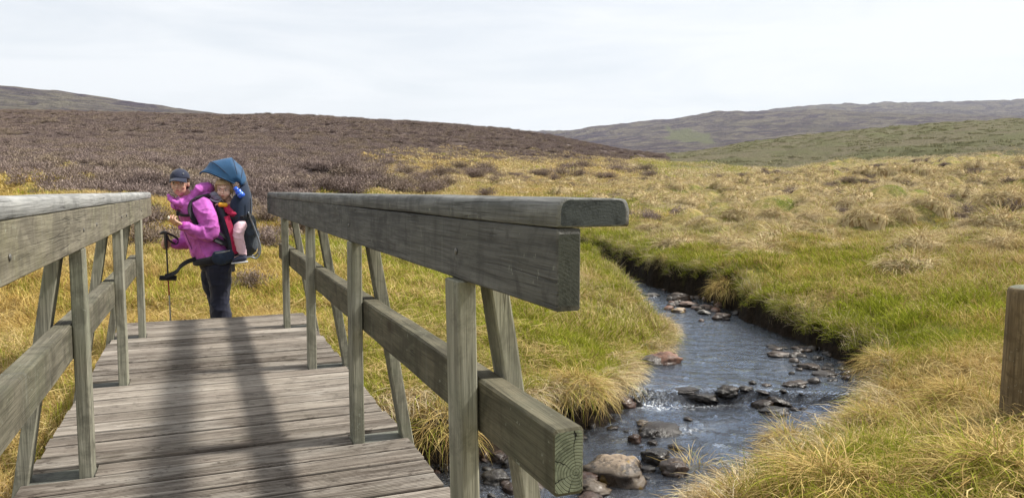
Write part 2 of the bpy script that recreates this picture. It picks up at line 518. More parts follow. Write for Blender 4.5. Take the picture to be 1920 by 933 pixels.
# ------------------------------------------------------------------ near terrain: one polar sheet, cut along its zones
def build_terrain():
    fine = np.arange(YAW - R_(43), YAW + R_(43), R_(0.2))
    n_c = 86
    coarse = np.linspace(fine[-1] + R_(1.5), fine[0] + 2 * math.pi - R_(1.5), n_c)
    az = np.concatenate([fine, coarse])
    na = len(az)
    r = np.exp(np.linspace(math.log(0.3), math.log(450), 680))
    nr = len(r)
    A, Rr = np.meshgrid(az, r)
    X = Rr * np.sin(A); Y = Rr * np.cos(A)
    sd = stream_sd(X, Y)
    Z = terrain(X, Y, sd)
    hz, rz = zone(X, Y)
    V = np.stack([X, Y, Z], -1).reshape(-1, 3)
    peat = np.maximum(1 - sstep(0.13, 0.30, sd + 0.05 * vnoise(X * 6, Y * 6, 77)), sstep(0.3, 0.6, hollow_mask(X, Y))).ravel()
    heath_and_shade = (sstep(0.75, 1.05, hz) * (rz < 1)).ravel() * 0.9
    heath_and_shade = np.maximum(heath_and_shade, (0.85 * moor_share(X, Y) * (1 - sstep(0.05, 0.4, mounds(X, Y)))).ravel())  # moor hollows darkened: heath growth there, plus shade put into the colour
    ridge = sstep(0.9, 1.0, rz).ravel()
    I, J = np.meshgrid(np.arange(nr - 1), np.arange(na), indexing='ij')
    Jn = (J + 1) % na
    q = np.stack([I * na + J, (I + 1) * na + J, (I + 1) * na + Jn, I * na + Jn], -1).reshape(-1, 4)[:, ::-1]
    cent = lambda a: (a.ravel()[q[:, 0]] + a.ravel()[q[:, 2]]) / 2
    ch, cr, cs = cent(hz), cent(rz), cent(sd)
    kind = np.where(cs < 0.14, 3, np.where(cr > 1, 2, np.where(ch > 1, 1, 0)))
    spec = [(0, 'meadow', M_TURF), (1, 'heather_hill', M_HEATH), (2, 'grassy_ridge', M_RIDGE), (3, 'stream_bed', M_TURF)]
    for k, name, mat in spec:
        f = q[kind == k]
        used, inv = np.unique(f.ravel(), return_inverse=True)
        o = np_mesh(name, V[used], inv, np.full(len(f), 4), mat, smooth=True)
        for an, arr in (('peat', peat), ('heath_and_shade', heath_and_shade), ('ridge', ridge)):
            at = o.data.attributes.new(an, 'FLOAT', 'POINT')
            at.data.foreach_set('value', arr[used].astype(np.float32))
        tag(o, kind='structure')
build_terrain()

# ------------------------------------------------------------------ far hills, real distances of one to four kilometres
def build_far_hills():
    prof = {
     -1400: [(430, 250), (800, 200), (1200, 150), (1500, 150), (3000, 190), (4200, 210)],
     -400: [(430, 250), (800, 190), (1200, 140), (1500, 142), (3000, 190), (4200, 210)],
       0: [(430, 262), (700, 215), (1150, 159), (1400, 165), (3000, 200), (4200, 215)],
     150: [(430, 262), (700, 225), (1150, 178), (1400, 184), (3000, 210), (4200, 220)],
     300: [(430, 265), (700, 235), (1150, 197), (1400, 204), (3000, 215), (4200, 225)],
     410: [(430, 270), (700, 245), (1150, 211), (1400, 218), (3000, 228), (4200, 232)],
     600: [(430, 285), (700, 270), (1150, 240), (1400, 245), (3000, 245), (4200, 245)],
     800: [(430, 300), (700, 285), (1150, 262), (1400, 262), (2500, 248), (4200, 250)],
     985: [(430, 310), (700, 303), (1100, 292), (1500, 272), (2300, 246), (2600, 248), (4200, 250)],
    1045: [(430, 310), (700, 300), (1100, 286), (1500, 268), (2100, 246), (2500, 250), (4200, 252)],
    1100: [(430, 310), (700, 300), (1100, 282), (1500, 262), (2000, 240), (2400, 246), (4200, 250)],
    1200: [(430, 306), (700, 296), (1100, 274), (1500, 252), (2000, 224), (2400, 232), (4200, 240)],
    1320: [(430, 300), (700, 292), (1100, 268), (1500, 244), (1900, 212), (2300, 220), (4200, 225)],
    1400: [(430, 298), (700, 290), (1100, 262), (1500, 236), (1850, 206), (2300, 214), (4200, 215)],
    1500: [(430, 296), (700, 280), (1100, 258), (1500, 230), (1800, 206), (2300, 216), (3300, 201), (4200, 204)],
    1600: [(430, 290), (700, 275), (1100, 254), (1500, 229), (1750, 209), (2300, 220), (3300, 196.5), (4200, 200)],
    1750: [(430, 285), (700, 272), (1100, 252), (1500, 228), (1700, 213), (2300, 222), (3300, 192.5), (4200, 196)],
    1920: [(430, 285), (700, 272), (1100, 252), (1450, 230), (1650, 218), (2300, 224), (3300, 190), (4200, 193)],
    2800: [(430, 285), (700, 272), (1100, 252), (1450, 235), (1650, 225), (2300, 224), (3300, 186), (4200, 190)],
    }
    pxs = sorted(prof)
    ld = np.linspace(math.log(400), math.log(4200), 170)
    azk = []; tab = []
    for px in pxs:
        pts = prof[px]
        a, _ = sight(px, 466); azk.append(a)
        zz = [EYE + d * sight(px, py)[1] for d, py in pts]
        z = np.interp(np.exp(ld), [d for d, _ in pts], zz)
        k = np.exp(-0.5 * (np.arange(-5, 6) / 1.6) ** 2); k /= k.sum()
        tab.append(np.convolve(np.pad(z, 5, 'edge'), k, 'valid'))
    tab = np.array(tab)
    fine = np.arange(azk[0], azk[-1], R_(0.22))
    rest = np.linspace(fine[-1] + R_(2), fine[0] + 2 * math.pi - R_(2), 70)
    T = np.array([np.interp(fine, azk, tab[:, j]) for j in range(len(ld))])
    k = np.exp(-0.5 * (np.arange(-14, 15) / 5.0) ** 2); k /= k.sum()
    P = np.pad(T, ((0, 0), (14, 14)), 'edge')
    T = sum(k[i] * P[:, i:i + len(fine)] for i in range(29))
    w = np.linspace(0, 1, len(rest))[None, :]
    T2 = T[:, -1:] * (1 - w) + T[:, :1] * w
    az = np.concatenate([fine, rest]); T = np.concatenate([T, T2], 1)
    A, D = np.meshgrid(az, np.exp(ld))
    X = D * np.sin(A); Y = D * np.cos(A)
    T = T + (D / 1200) * (5.5 * vnoise(X * 0.006, Y * 0.006, 61) * 0.6 + 3.0 * fbm(X * 0.016, Y * 0.016, 62, 3) + 1.0 * vnoise(X * 0.07, Y * 0.07, 66))
    T = T - (D < 440) * 12
    V = np.stack([X, Y, T], -1).reshape(-1, 3)
    nr, na = X.shape
    I, J = np.meshgrid(np.arange(nr - 1), np.arange(na), indexing='ij')
    Jn = (J + 1) % na
    q = np.stack([I * na + J, (I + 1) * na + J, (I + 1) * na + Jn, I * na + Jn], -1).reshape(-1, 4)[:, ::-1]
    o = np_mesh('far_hills', V, q.ravel(), np.full(len(q), 4), M_FAR, smooth=True)
    # the pale green pasture below the crest
    a0, _ = sight(1292, 254)
    u = (A - a0) / R_(1.75); v = (np.log(D) - math.log(1320)) / 0.14
    uu = u + 0.25 * vnoise(A * 90, D * 0.01, 63); vv = v + 0.6 * u + 0.35 * vnoise(A * 70, D * 0.012, 64)
    past = (1 - sstep(0.88, 1.02, np.abs(uu))) * (1 - sstep(0.75, 0.95, np.abs(vv)))
    a1, _ = sight(60, 200)
    past2 = np.exp(-((A - a1) / R_(7)) ** 2) * np.exp(-((np.log(D) - math.log(900)) / 0.16) ** 2) * 0.2
    at = o.data.attributes.new('pasture', 'FLOAT', 'POINT')
    at.data.foreach_set('value', np.clip(past + past2, 0, 1).ravel().astype(np.float32))
    tag(o, kind='structure')
build_far_hills()

# ------------------------------------------------------------------ water
WEIR = np.array([(3.75, 6.62), (4.35, 6.30), (4.75, 6.18), (5.2, 5.95), (5.9, 5.6), (6.6, 5.3)])
def weir_side(x, y):
    """positive upstream (metres from the little step)"""
    yw = np.interp(x, WEIR[:, 0], WEIR[:, 1]) + 0.05 * vnoise(x * 4, x * 0 + 3, 81)
    s = (y - yw)
    s = np.where(x < 3.75, np.minimum(s, -0.2 - (3.75 - x)), s)
    s = np.where(x > 6.6, np.abs(s) + 0.3, s)
    return s
def water_height(x, y):
    s = weir_side(x, y)
    h = WZ - 0.055 + 0.125 * sstep(-0.07, 0.05, s)
    turb = np.exp(-((s + 0.3) / 0.5) ** 2)
    h = h + (0.006 + 0.014 * turb) * vnoise(x * 9, y * 9, 82) + 0.010 * vnoise(x * 3.1 + y, y * 6.0, 83) * 0.6
    return h
def build_water():
    step = 0.04
    xs = np.arange(-6, 10.6, step); ys = np.arange(-1.5, 20, step)
    X, Y = np.meshgrid(xs, ys)
    X = X.ravel(); Y = Y.ravel()
    sd = stream_sd(X, Y)
    keep = sd < 0.22
    Z = water_height(X, Y)
    idx = -np.ones(len(X), dtype=int)
    nx = len(xs); ny = len(ys)
    K = keep.reshape(ny, nx)
    cell = K[:-1, :-1] & K[1:, :-1] & K[:-1, 1:] & K[1:, 1:]
    jj, ii = np.nonzero(cell)
    a = jj * nx + ii
    q = np.stack([a, a + 1, a + 1 + nx, a + nx], -1)
    used, inv = np.unique(q.ravel(), return_inverse=True)
    V = np.stack([X[used], Y[used], Z[used]], -1)
    t = NT('stream_water')
    p = t.pos()
    # ripples: fine chop stretched along the flow plus long wavelets
    n1 = t.noise(t.pos(scale=(1.0, 1.6, 1), rot=(0, 0, 0.9)), 6, 5, 0.6, 1.2)
    n2 = t.noise(t.pos(scale=(1, 2.6, 1), rot=(0, 0, 0.5)), 17, 4, 0.6, 0.6)
    n3 = t.noise(t.pos(scale=(1, 1.4, 1), rot=(0, 0, 0.2)), 46, 3, 0.6, 0.4)
    h = t.math('ADD', t.math('MULTIPLY', n1, 2.6), t.math('ADD', t.math('MULTIPLY', n2, 1.3), t.math('MULTIPLY', n3, 0.2)))
    nm = t.bump(h, 0.8, 0.021)
    fr = t.node('ShaderNodeFresnel'); fr.inputs['IOR'].default_value = 1.36; t.link(nm, fr.inputs['Normal'])
    gl = t.node('ShaderNodeBsdfGlossy'); gl.inputs['Roughness'].default_value = 0.06
    gl.inputs['Color'].default_value = (0.78, 0.87, 1.0, 1); t.link(nm, gl.inputs['Normal'])
    tr = t.node('ShaderNodeBsdfTransparent'); tr.inputs['Color'].default_value = (0.34, 0.20, 0.08, 1)
    deep = t.node('ShaderNodeBsdfDiffuse'); deep.inputs['Color'].default_value = (0.014, 0.009, 0.005, 1)
    body = t.node('ShaderNodeMixShader'); body.inputs['Fac'].default_value = 0.45
    t.link(tr.outputs[0], body.inputs[1]); t.link(deep.outputs[0], body.inputs[2])
    mx = t.node('ShaderNodeMixShader')
    t.link(t.math('MULTIPLY', fr.outputs[0], 3.3, clamp=True), mx.inputs['Fac'])
    t.link(body.outputs[0], mx.inputs[1]); t.link(gl.outputs[0], mx.inputs[2])
    foam = t.node('ShaderNodeBsdfDiffuse'); foam.inputs['Color'].default_value = (0.78, 0.80, 0.82, 1)
    fn = t.noise(t.pos(scale=(1.6, 1, 1), rot=(0, 0, 0.5)), 22, 5, 0.75, 1.0)
    fm = t.math('MULTIPLY', t.attr('foam'), t.ramp(fn, [(0.50, 0), (0.60, 1)]))
    mf = t.node('ShaderNodeMixShader')
    t.link(fm, mf.inputs['Fac']); t.link(mx.outputs[0], mf.inputs[1]); t.link(foam.outputs[0], mf.inputs[2])
    m = t.finish(mf.outputs[0])
    o = np_mesh('stream_water', V, inv, np.full(len(q), 4), m, smooth=True)
    s = weir_side(V[:, 0], V[:, 1])
    x, y = V[:, 0], V[:, 1]
    f = np.exp(-((x - 4.0) / 0.20) ** 2 - ((s + 0.12) / 0.20) ** 2) * 0.95
    f += np.exp(-((x - 4.45) / 0.40) ** 2 - ((s + 0.14) / 0.06) ** 2) * 0.5
    f += np.exp(-((x - 3.9) / 0.30) ** 2 - ((y - 5.55) / 0.12) ** 2) * 0.45
    f += np.exp(-((x - 2.55) / 0.16) ** 2 - ((y - 4.25) / 0.25) ** 2) * 0.3
    f += np.exp(-((x - 1.5) / 0.5) ** 2 - ((y - 4.6) / 0.5) ** 2) * 0.2
    at = o.data.attributes.new('foam', 'FLOAT', 'POINT')
    at.data.foreach_set('value', np.clip(f, 0, 1).astype(np.float32))
    tag(o, kind='structure')
build_water()

# ------------------------------------------------------------------ timber
def wood_mat(name, axis, dark, light, algae=0.3, algae_col=(0.13, 0.15, 0.075), rough=0.85, stain=0.5, streak=False, crack=0.6, tone=0.22, boards=False):
    t = NT(name)
    lo = {'X': (1, 16, 16), 'Y': (16, 1, 16), 'Z': (16, 16, 1)}[axis]
    hi = {'X': (1.5, 60, 60), 'Y': (60, 1.5, 60), 'Z': (60, 60, 1.5)}[axis]
    rnd = t.node('ShaderNodeObjectInfo').outputs['Random']
    # every timber reads its own stretch of the grain
    geo = t.node('ShaderNodeNewGeometry').outputs['Position']
    off = t.node('ShaderNodeVectorMath'); off.operation = 'ADD'
    cmb = t.node('ShaderNodeCombineXYZ')
    for k in range(3): t.link(t.math('MULTIPLY', rnd, 17.0 + 9 * k), cmb.inputs[k])
    t.link(geo, off.inputs[0]); t.link(cmb.outputs[0], off.inputs[1])
    def sc(s):
        mp = t.node('ShaderNodeMapping'); mp.inputs['Scale'].default_value = s
        t.link(off.outputs[0], mp.inputs['Vector']); return mp.outputs['Vector']
    g1 = t.noise(sc(lo), 2.2, 5, 0.6, 0.6)
    g2 = t.noise(sc(hi), 3.0, 4, 0.6, 0.2)
    blot = t.noise(sc((1, 1, 1)), 3.5, 6, 0.65, 0.4)
    blot2 = t.noise(sc((1, 1, 1)), 14, 5, 0.65, 0.2)
    c = t.mix(t.ramp(g1, [(0.33, 0), (0.66, 1)]), dark, light)
    c = t.mix(t.math('MULTIPLY', t.ramp(g2, [(0.36, 1), (0.5, 0)]), 0.55), c, tuple(x * 0.45 for x in dark))
    c = t.mix(t.math('MULTIPLY', t.ramp(blot, [(0.45, 0), (0.65, 1)]), algae), c, algae_col)
    c = t.mix(t.math('MULTIPLY', t.ramp(blot2, [(0.56, 0), (0.70, 1)]), stain), c, tuple(x * 0.5 for x in dark))
    crk = t.ramp(t.noise(sc({'X': (0.5, 26, 26), 'Y': (26, 0.5, 26), 'Z': (26, 26, 0.5)}[axis]), 1.7, 2, 0.5, 0.3), [(0.485, 0), (0.5, 1), (0.515, 0)])
    gate = t.ramp(t.noise(sc((1, 1, 1)), 2.3, 2, 0.5), [(0.52, 0), (0.6, 1)])
    ck = t.math('MULTIPLY', t.math('MULTIPLY', crk, gate), crack)
    c = t.mix(ck, c, (0.015, 0.014, 0.012))
    if streak:     # pale run-down streaks on a vertical face
        s1 = t.noise(sc((3, 17, 1.3)), 1.0, 4, 0.6, 0.1)
        c = t.mix(t.math('MULTIPLY', t.ramp(s1, [(0.60, 0), (0.78, 1)]), 0.30), c, (0.30, 0.31, 0.29))
        s2 = t.noise(sc((3, 11, 0.8)), 1.0, 3, 0.6, 0.1)
        c = t.mix(t.math('MULTIPLY', t.ramp(s2, [(0.55, 0), (0.68, 1)]), 0.5), c, tuple(x * 0.55 for x in dark))
    if boards:     # trodden boards: bleached patches, wet dark ones, grime
        p1 = t.noise(sc((1.2, 4, 4)), 1.6, 5, 0.6, 0.5)
        c = t.mix(t.math('MULTIPLY', t.ramp(p1, [(0.52, 0), (0.66, 1)]), 0.65), c, (0.55, 0.505, 0.445))
        c = t.mix(t.math('MULTIPLY', t.ramp(p1, [(0.32, 1), (0.46, 0)]), 0.6), c, (0.11, 0.080, 0.060))
        p2 = t.noise(sc((7, 22, 22)), 1.6, 5, 0.7, 0.6)
        c = t.mix(t.math('MULTIPLY', t.ramp(p2, [(0.56, 0), (0.64, 1)]), 0.8), c, (0.05, 0.036, 0.028))
    else:          # grime and lichen
        gm = t.noise(sc((1, 1, 1)), 5.5, 8, 0.7, 0.8)
        c = t.mix(t.math('MULTIPLY', t.ramp(gm, [(0.50, 0), (0.60, 1)]), 0.55), c, tuple(x * 0.55 for x in dark))
        li = t.noise(sc((1, 1, 1)), 38, 4, 0.6, 0.3)
        c = t.mix(t.math('MULTIPLY', t.math('MULTIPLY', t.ramp(li, [(0.64, 0), (0.68, 1)]), t.ramp(blot, [(0.45, 0), (0.6, 1)])), 0.55), c, (0.36, 0.38, 0.31))
    # knots, with the grain darkening round them
    vo = t.node('ShaderNodeTexVoronoi'); vo.inputs['Scale'].default_value = 3.1
    t.link(sc({'X': (0.55, 1.6, 1), 'Y': (1.6, 0.55, 1), 'Z': (1, 1, 0.55)}[axis]), vo.inputs['Vector'])
    kn = t.math('ADD', vo.outputs['Distance'], t.math('MULTIPLY', t.math('SUBTRACT', blot2, 0.5), 0.05))
    c = t.mix(t.ramp(kn, [(0.045, 0.85), (0.075, 0.35), (0.13, 0.0)]), c, (0.045, 0.032, 0.02))
    c = t.mix(tone, c, t.mix(rnd, tuple(x * 0.75 for x in dark), tuple(x * 0.9 for x in light)))
    h = t.math('ADD', g2, t.math('MULTIPLY', g1, 0.8))
    h = t.math('SUBTRACT', h, t.math('MULTIPLY', ck, 2.0))
    return t.finish(t.bsdf(c, rough, t.bump(h, 0.7, 0.003), 0.25))

def end_grain_mat(name, pith, axis, dark, light, rings=75.0, rays=True):
    t = NT(name)
    g = t.node('ShaderNodeNewGeometry').outputs['Position']
    sub = t.node('ShaderNodeVectorMath'); sub.operation = 'SUBTRACT'
    sub.inputs[1].default_value = pith
    t.link(g, sub.inputs[0])
    mp = t.node('ShaderNodeMapping'); mp.inputs['Scale'].default_value = {'X': (0, 1, 1), 'Y': (1, 0, 1), 'Z': (1, 1, 0)}[axis]
    t.link(sub.outputs[0], mp.inputs['Vector'])
    ln = t.node('ShaderNodeVectorMath'); ln.operation = 'LENGTH'; t.link(mp.outputs[0], ln.inputs[0])
    wob = t.noise(g, 22, 3, 0.6)
    d = t.math('ADD', ln.outputs['Value'], t.math('MULTIPLY', wob, 0.010))
    w = t.math('SINE', t.math('MULTIPLY', d, rings * 6.283))
    rr = t.ramp(t.math('ADD', t.math('MULTIPLY', w, 0.5), 0.5), [(0.0, 1), (0.26, 0)])
    c = t.mix(t.math('MULTIPLY', rr, 0.75 if rays else 0.10), light, dark)
    c = t.mix(t.ramp(t.noise(g, 26, 6, 0.75), [(0.48, 0), (0.62, 0.7)]), c, tuple(x * 0.6 for x in dark))
    n = t.noise(g, 60, 4, 0.6)
    c = t.mix(t.ramp(n, [(0.4, 0), (0.7, 0.6)]), c, tuple((a + b) / 2 for a, b in zip(dark, light)))
    h = t.math('MULTIPLY', rr, 0.4 if rays else 0.06)
    h = t.math('ADD', h, t.math('MULTIPLY', t.noise(g, 150, 3, 0.7), 0.5))
    if rays:       # drying cracks radiating from the pith
        sx = t.node('ShaderNodeSeparateXYZ'); t.link(mp.outputs[0], sx.inputs[0])
        u = sx.outputs[0] if axis != 'X' else sx.outputs[1]
        ang = t.math('ARCTAN2', sx.outputs[2], u)
        cr = t.math('SINE', t.math('ADD', t.math('MULTIPLY', ang, 7.0), t.math('MULTIPLY', wob, 5.0)))
        ck = t.ramp(cr, [(0.982, 0), (0.997, 1)])
        c = t.mix(ck, c, (0.012, 0.012, 0.010))
        h = t.math('ADD', rr, ck)
    return t.finish(t.bsdf(c, 0.9, t.bump(t.math('MULTIPLY', h, -1.0), 0.8, 0.003), 0.15))

GREY_D = (0.065, 0.066, 0.054); GREY_L = (0.20, 0.20, 0.165)
M_RAILR = wood_mat('weathered_rail_shade_tint', 'Y', (0.045, 0.044, 0.041), (0.160, 0.157, 0.145), 0.2, (0.10, 0.10, 0.07), streak=True)  # right beam: darker copy, the shade on its inner face put into the colour
M_RAILL = wood_mat('weathered_rail_sun_tint', 'Y', (0.120, 0.105, 0.078), (0.27, 0.245, 0.185), 0.3, (0.21, 0.20, 0.09), stain=0.25, streak=True)  # left beam: lighter copy, the sunlight on it put into the colour
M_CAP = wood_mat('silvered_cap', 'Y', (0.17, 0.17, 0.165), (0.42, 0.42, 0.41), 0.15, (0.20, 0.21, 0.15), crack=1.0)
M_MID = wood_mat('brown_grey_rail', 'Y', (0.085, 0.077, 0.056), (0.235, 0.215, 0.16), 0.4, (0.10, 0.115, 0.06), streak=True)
M_POST = wood_mat('green_grey_post', 'Z', (0.145, 0.138, 0.103), (0.43, 0.415, 0.33), 0.45, (0.20, 0.22, 0.15), stain=0.55)
M_STRUT = wood_mat('pale_strut', 'Z', (0.175, 0.168, 0.13), (0.45, 0.43, 0.34), 0.45, (0.17, 0.20, 0.12), stain=0.4)
M_PLANK = wood_mat('decking', 'X', (0.085, 0.068, 0.054), (0.46, 0.405, 0.345), 0.15, (0.20, 0.20, 0.13), stain=0.9, crack=0.7, tone=0.45, boards=True)
M_CROSS = wood_mat('wet_cross_beam', 'X', (0.07, 0.07, 0.062), (0.20, 0.20, 0.18), 0.3)
M_BEAR = wood_mat('bearer', 'Y', (0.06, 0.055, 0.04), (0.14, 0.13, 0.10), 0.3)
M_ENDCAP = end_grain_mat('cap_end_grain', (0.66, 1.2, 0.90), 'Y', (0.035, 0.038, 0.040), (0.072, 0.080, 0.080), 170, False)
M_ENDBEAM = end_grain_mat('beam_end_grain', (0.52, 1.2, 0.80), 'Y', (0.034, 0.036, 0.032), (0.072, 0.076, 0.064), 170, False)
M_ENDMID = end_grain_mat('mid_rail_end_grain', (0.667, 1.3, 0.525), 'Y', (0.085, 0.095, 0.065), (0.23, 0.25, 0.175), 150, True)
M_ENDZ = end_grain_mat('plain_end_grain', (0.1, 3.0, -0.3), 'Y', (0.05, 0.05, 0.04), (0.2, 0.2, 0.15), 80, False)

def timber(name, mats, parent, p0, p1, w, h, side=(1, 0, 0), round_top=0.0, bevel=0.004, seg=0.25, wob=0.0015, seed=0, kz=(0, 0), skew=0.0):
    """A sawn timber from p0 to p1: w across `side`, h across the third axis; p0/p1 are the axis ends"""
    p0 = Vector(p0); p1 = Vector(p1)
    ax = (p1 - p0); L = ax.length; ax.normalize()
    sd = Vector(side); sd = (sd - ax * sd.dot(ax)).normalized()
    up = sd.cross(ax) if sd.cross(ax).z >= 0 or abs(ax.z) > 0.7 else -sd.cross(ax)
    pts = []
    rt = max(round_top, bevel)
    def corner(cx, cy, r, a0, n):
        for i in range(n + 1):
            a = a0 + (math.pi / 2) * i / n
            pts.append((cx + r * math.cos(a), cy + r * math.sin(a)))
    nt = 5 if round_top > 0.01 else 1
    corner(w / 2 - rt, h / 2 - rt, rt, 0, nt)
    corner(-w / 2 + rt, h / 2 - rt, rt, math.pi / 2, nt)
    corner(-w / 2 + bevel, -h / 2 + bevel, bevel, math.pi, 1)
    corner(w / 2 - bevel, -h / 2 + bevel, bevel, 1.5 * math.pi, 1)
    n = max(2, int(L / seg))
    rs = random.Random(seed * 991 + 5)
    ph = [rs.uniform(0, 6.28) for _ in range(6)]
    ch = min(0.003, bevel)
    ts = [0.0, ch / L] + [i / n for i in range(1, n)] + [1 - ch / L, 1.0]
    bm = bmesh.new()
    rings = []
    for t in ts:
        s = t * L
        c = p0 + ax * s
        dx = wob * (math.sin(s * 2.1 + ph[0]) + 0.5 * math.sin(s * 7.3 + ph[1]))
        dz = wob * (math.sin(s * 1.7 + ph[2]) + 0.5 * math.sin(s * 6.1 + ph[3]))
        k = 1.0 if 0 < t < 1 else 1 - 2 * ch / min(w, h)
        ring = []
        for j, (a, b) in enumerate(pts):
            e = wob * 0.6 * math.sin(s * (9 + j) + ph[4] + j * 1.7)
            off = skew * a if t < 0.5 else 0
            ring.append(bm.verts.new(c + sd * (a * k + dx + e) + up * (b * k + dz + e) + ax * off))
        rings.append(ring)
    m = len(pts)
    for a, b in zip(rings[:-1], rings[1:]):
        for j in range(m):
            bm.faces.new((a[j], a[(j + 1) % m], b[(j + 1) % m], b[j]))
    f0 = bm.faces.new(list(reversed(rings[0]))); f1 = bm.faces.new(rings[-1])
    f0.material_index = 1; f1.material_index = 1
    bmesh.ops.recalc_face_normals(bm, faces=bm.faces[:])
    o = obj(name, bm, mats if isinstance(mats, (list, tuple)) else [mats, M_ENDZ], parent)
    if round_top > 0.01:
        for p in o.data.polygons:
            if p.material_index == 0: p.use_smooth = True
    return o

bridge = tag(empty('footbridge', (0.08, 1.28, 0)), 'weathered timber footbridge with slatted deck and two braced handrails', 'footbridge')
def bpart(o):
    o.matrix_parent_inverse = Matrix.Translation(-bridge.location)
    return o

PITCHP = 0.147
ROW0 = 3.19 - 13 * PITCHP
POST_Y = [1.72, 3.19, 4.66, 6.13]
def mx(x, s): return x if s > 0 else 0.16 - x
def make_plank(k):
    y0 = ROW0 + k * PITCHP
    yc = y0 + PITCHP / 2
    rs = random.Random(k * 7 + 3)
    w = PITCHP - rs.uniform(0.021, 0.032)
    th = 0.034
    post_row = any(abs(y0 - py) < 0.02 for py in POST_Y)
    xa, xb = (-0.407, 0.568) if post_row else (-0.640 + rs.uniform(-0.008, 0.008), 0.800 + rs.uniform(-0.008, 0.008))
    prof = [(-w / 2, -th), (-w / 2, -0.004), (-w / 2 + 0.003, 0)]
    ng = 8
    m0 = 0.010
    gw = (w - 2 * m0) / ng
    for i in range(ng):
        y = -w / 2 + m0 + gw * i
        prof += [(y + gw * 0.22, 0), (y + gw * 0.34, -0.0042), (y + gw * 0.66, -0.0042), (y + gw * 0.78, 0)]
    prof += [(w / 2 - 0.003, 0), (w / 2, -0.004), (w / 2, -th)]
    nx = 8
    bm = bmesh.new(); rings = []
    dz = rs.uniform(-0.003, 0.002); tilt = rs.uniform(-0.012, 0.012); yaw = rs.uniform(-0.0025, 0.0025); bow = rs.uniform(-0.003, 0.003)
    ph = rs.uniform(0, 6)
    for i in range(nx + 1):
        u = i / nx; x = xa + (xb - xa) * u
        z = dz + bow * math.sin(math.pi * u)
        sk = -0.012 * k / 38 * 0
        rings.append([bm.verts.new((x, yc + p + yaw * (x - 0.08) + 0.0012 * math.sin(7 * x + ph), z + q + tilt * p)) for p, q in prof])
    m = len(prof)
    for a, b in zip(rings[:-1], rings[1:]):
        for j in range(m): bm.faces.new((a[j], a[(j + 1) % m], b[(j + 1) % m], b[j]))
    bm.faces.new(rings[0]); bm.faces.new(list(reversed(rings[-1])))
    bmesh.ops.recalc_face_normals(bm, faces=bm.faces[:])
    return bpart(obj('plank', bm, M_PLANK, bridge))
for k in range(38): make_plank(k)

# crossbeams under the posts, bearers, end sleepers
for i, y in enumerate(POST_Y):
    for (a, b) in ((-0.655, -0.412), (0.573, 0.815)):
        bpart(timber('crossbeam_end', M_CROSS, bridge, (a, y + 0.066, -0.034), (b, y + 0.066, -0.034), 0.128, 0.05, side=(0, 1, 0), seed=i))
    bpart(timber('crossbeam', M_CROSS, bridge, (-0.655, y + 0.066, -0.100), (0.815, y + 0.066, -0.100), 0.10, 0.08, side=(0, 1, 0), seed=10 + i))
for x in (-0.33, 0.49):
    bpart(timber('bearer', M_BEAR, bridge, (x, 1.15, -0.232), (x, 7.0, -0.232), 0.12, 0.18, seed=int(x * 10)))
for x in (-0.33, 0.08, 0.49):
    bpart(timber('joist', M_BEAR, bridge, (x, 1.3, -0.048), (x, 6.84, -0.048), 0.05, 0.024, seed=int(x * 10) + 40))
for y in (1.2, 6.9):
    bpart(timber('sleeper', M_BEAR, bridge, (-0.75, y, -0.40), (0.91, y, -0.40), 0.2, 0.14, side=(0, 1, 0), seed=7))
bpart(timber('end_board', M_PLANK, bridge, (-0.64, 6.882, -0.075), (0.80, 6.872, -0.075), 0.022, 0.12, side=(0, 1, 0), seed=9))

def rail_side(s):
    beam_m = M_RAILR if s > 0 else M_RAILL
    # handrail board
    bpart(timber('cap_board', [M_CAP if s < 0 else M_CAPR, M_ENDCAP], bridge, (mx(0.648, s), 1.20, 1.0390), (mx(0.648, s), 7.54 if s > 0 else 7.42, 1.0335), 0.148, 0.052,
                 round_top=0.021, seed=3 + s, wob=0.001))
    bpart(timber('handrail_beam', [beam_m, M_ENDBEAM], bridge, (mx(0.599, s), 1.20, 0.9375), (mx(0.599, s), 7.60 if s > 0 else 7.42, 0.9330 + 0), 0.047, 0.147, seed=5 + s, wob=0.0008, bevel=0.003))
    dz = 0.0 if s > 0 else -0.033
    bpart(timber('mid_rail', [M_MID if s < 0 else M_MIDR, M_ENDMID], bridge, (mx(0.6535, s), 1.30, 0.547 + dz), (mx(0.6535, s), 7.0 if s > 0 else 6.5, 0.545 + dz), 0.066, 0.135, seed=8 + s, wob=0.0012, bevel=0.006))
    for i, y in enumerate(POST_Y):
        lean = [0.010, 0.0, -0.004, 0.0][i] * (1 if s > 0 else 0.3)
        bpart(timber('post', [M_POST, M_ENDZ], bridge, (mx(0.597, s), y + 0.053, -0.055), (mx(0.597 - lean, s), y + 0.053, 0.861), 0.046, 0.105, seed=20 + i + s, wob=0.0012, bevel=0.004))
        x_in = lambda z: 0.683 + (0.62 - z) * 0.163
        bpart(timber('strut', [M_STRUT, M_ENDZ], bridge, (mx(x_in(-0.20) + 0.024, s), y + 0.045, -0.20), (mx(x_in(0.985) + 0.024, s), y + 0.045, 0.985), 0.047, 0.082, seed=30 + i + s, wob=0.0016, bevel=0.004))
        for zz, xx, yy in ((0.93, 0.574, y + 0.05),):
            bm = bmesh.new()
            bmesh.ops.create_uvsphere(bm, u_segments=10, v_segments=6, radius=0.008)
            for v in bm.verts: v.co = Vector((v.co.x * 0.35, v.co.y, v.co.z)) + Vector((mx(xx, s), yy, zz))
            bpart(obj('bolt', bm, M_ZINC, bridge, True))
M_ZINC = simple_mat('zinc', (0.16, 0.155, 0.145), 0.5, 0.5, 0.6)
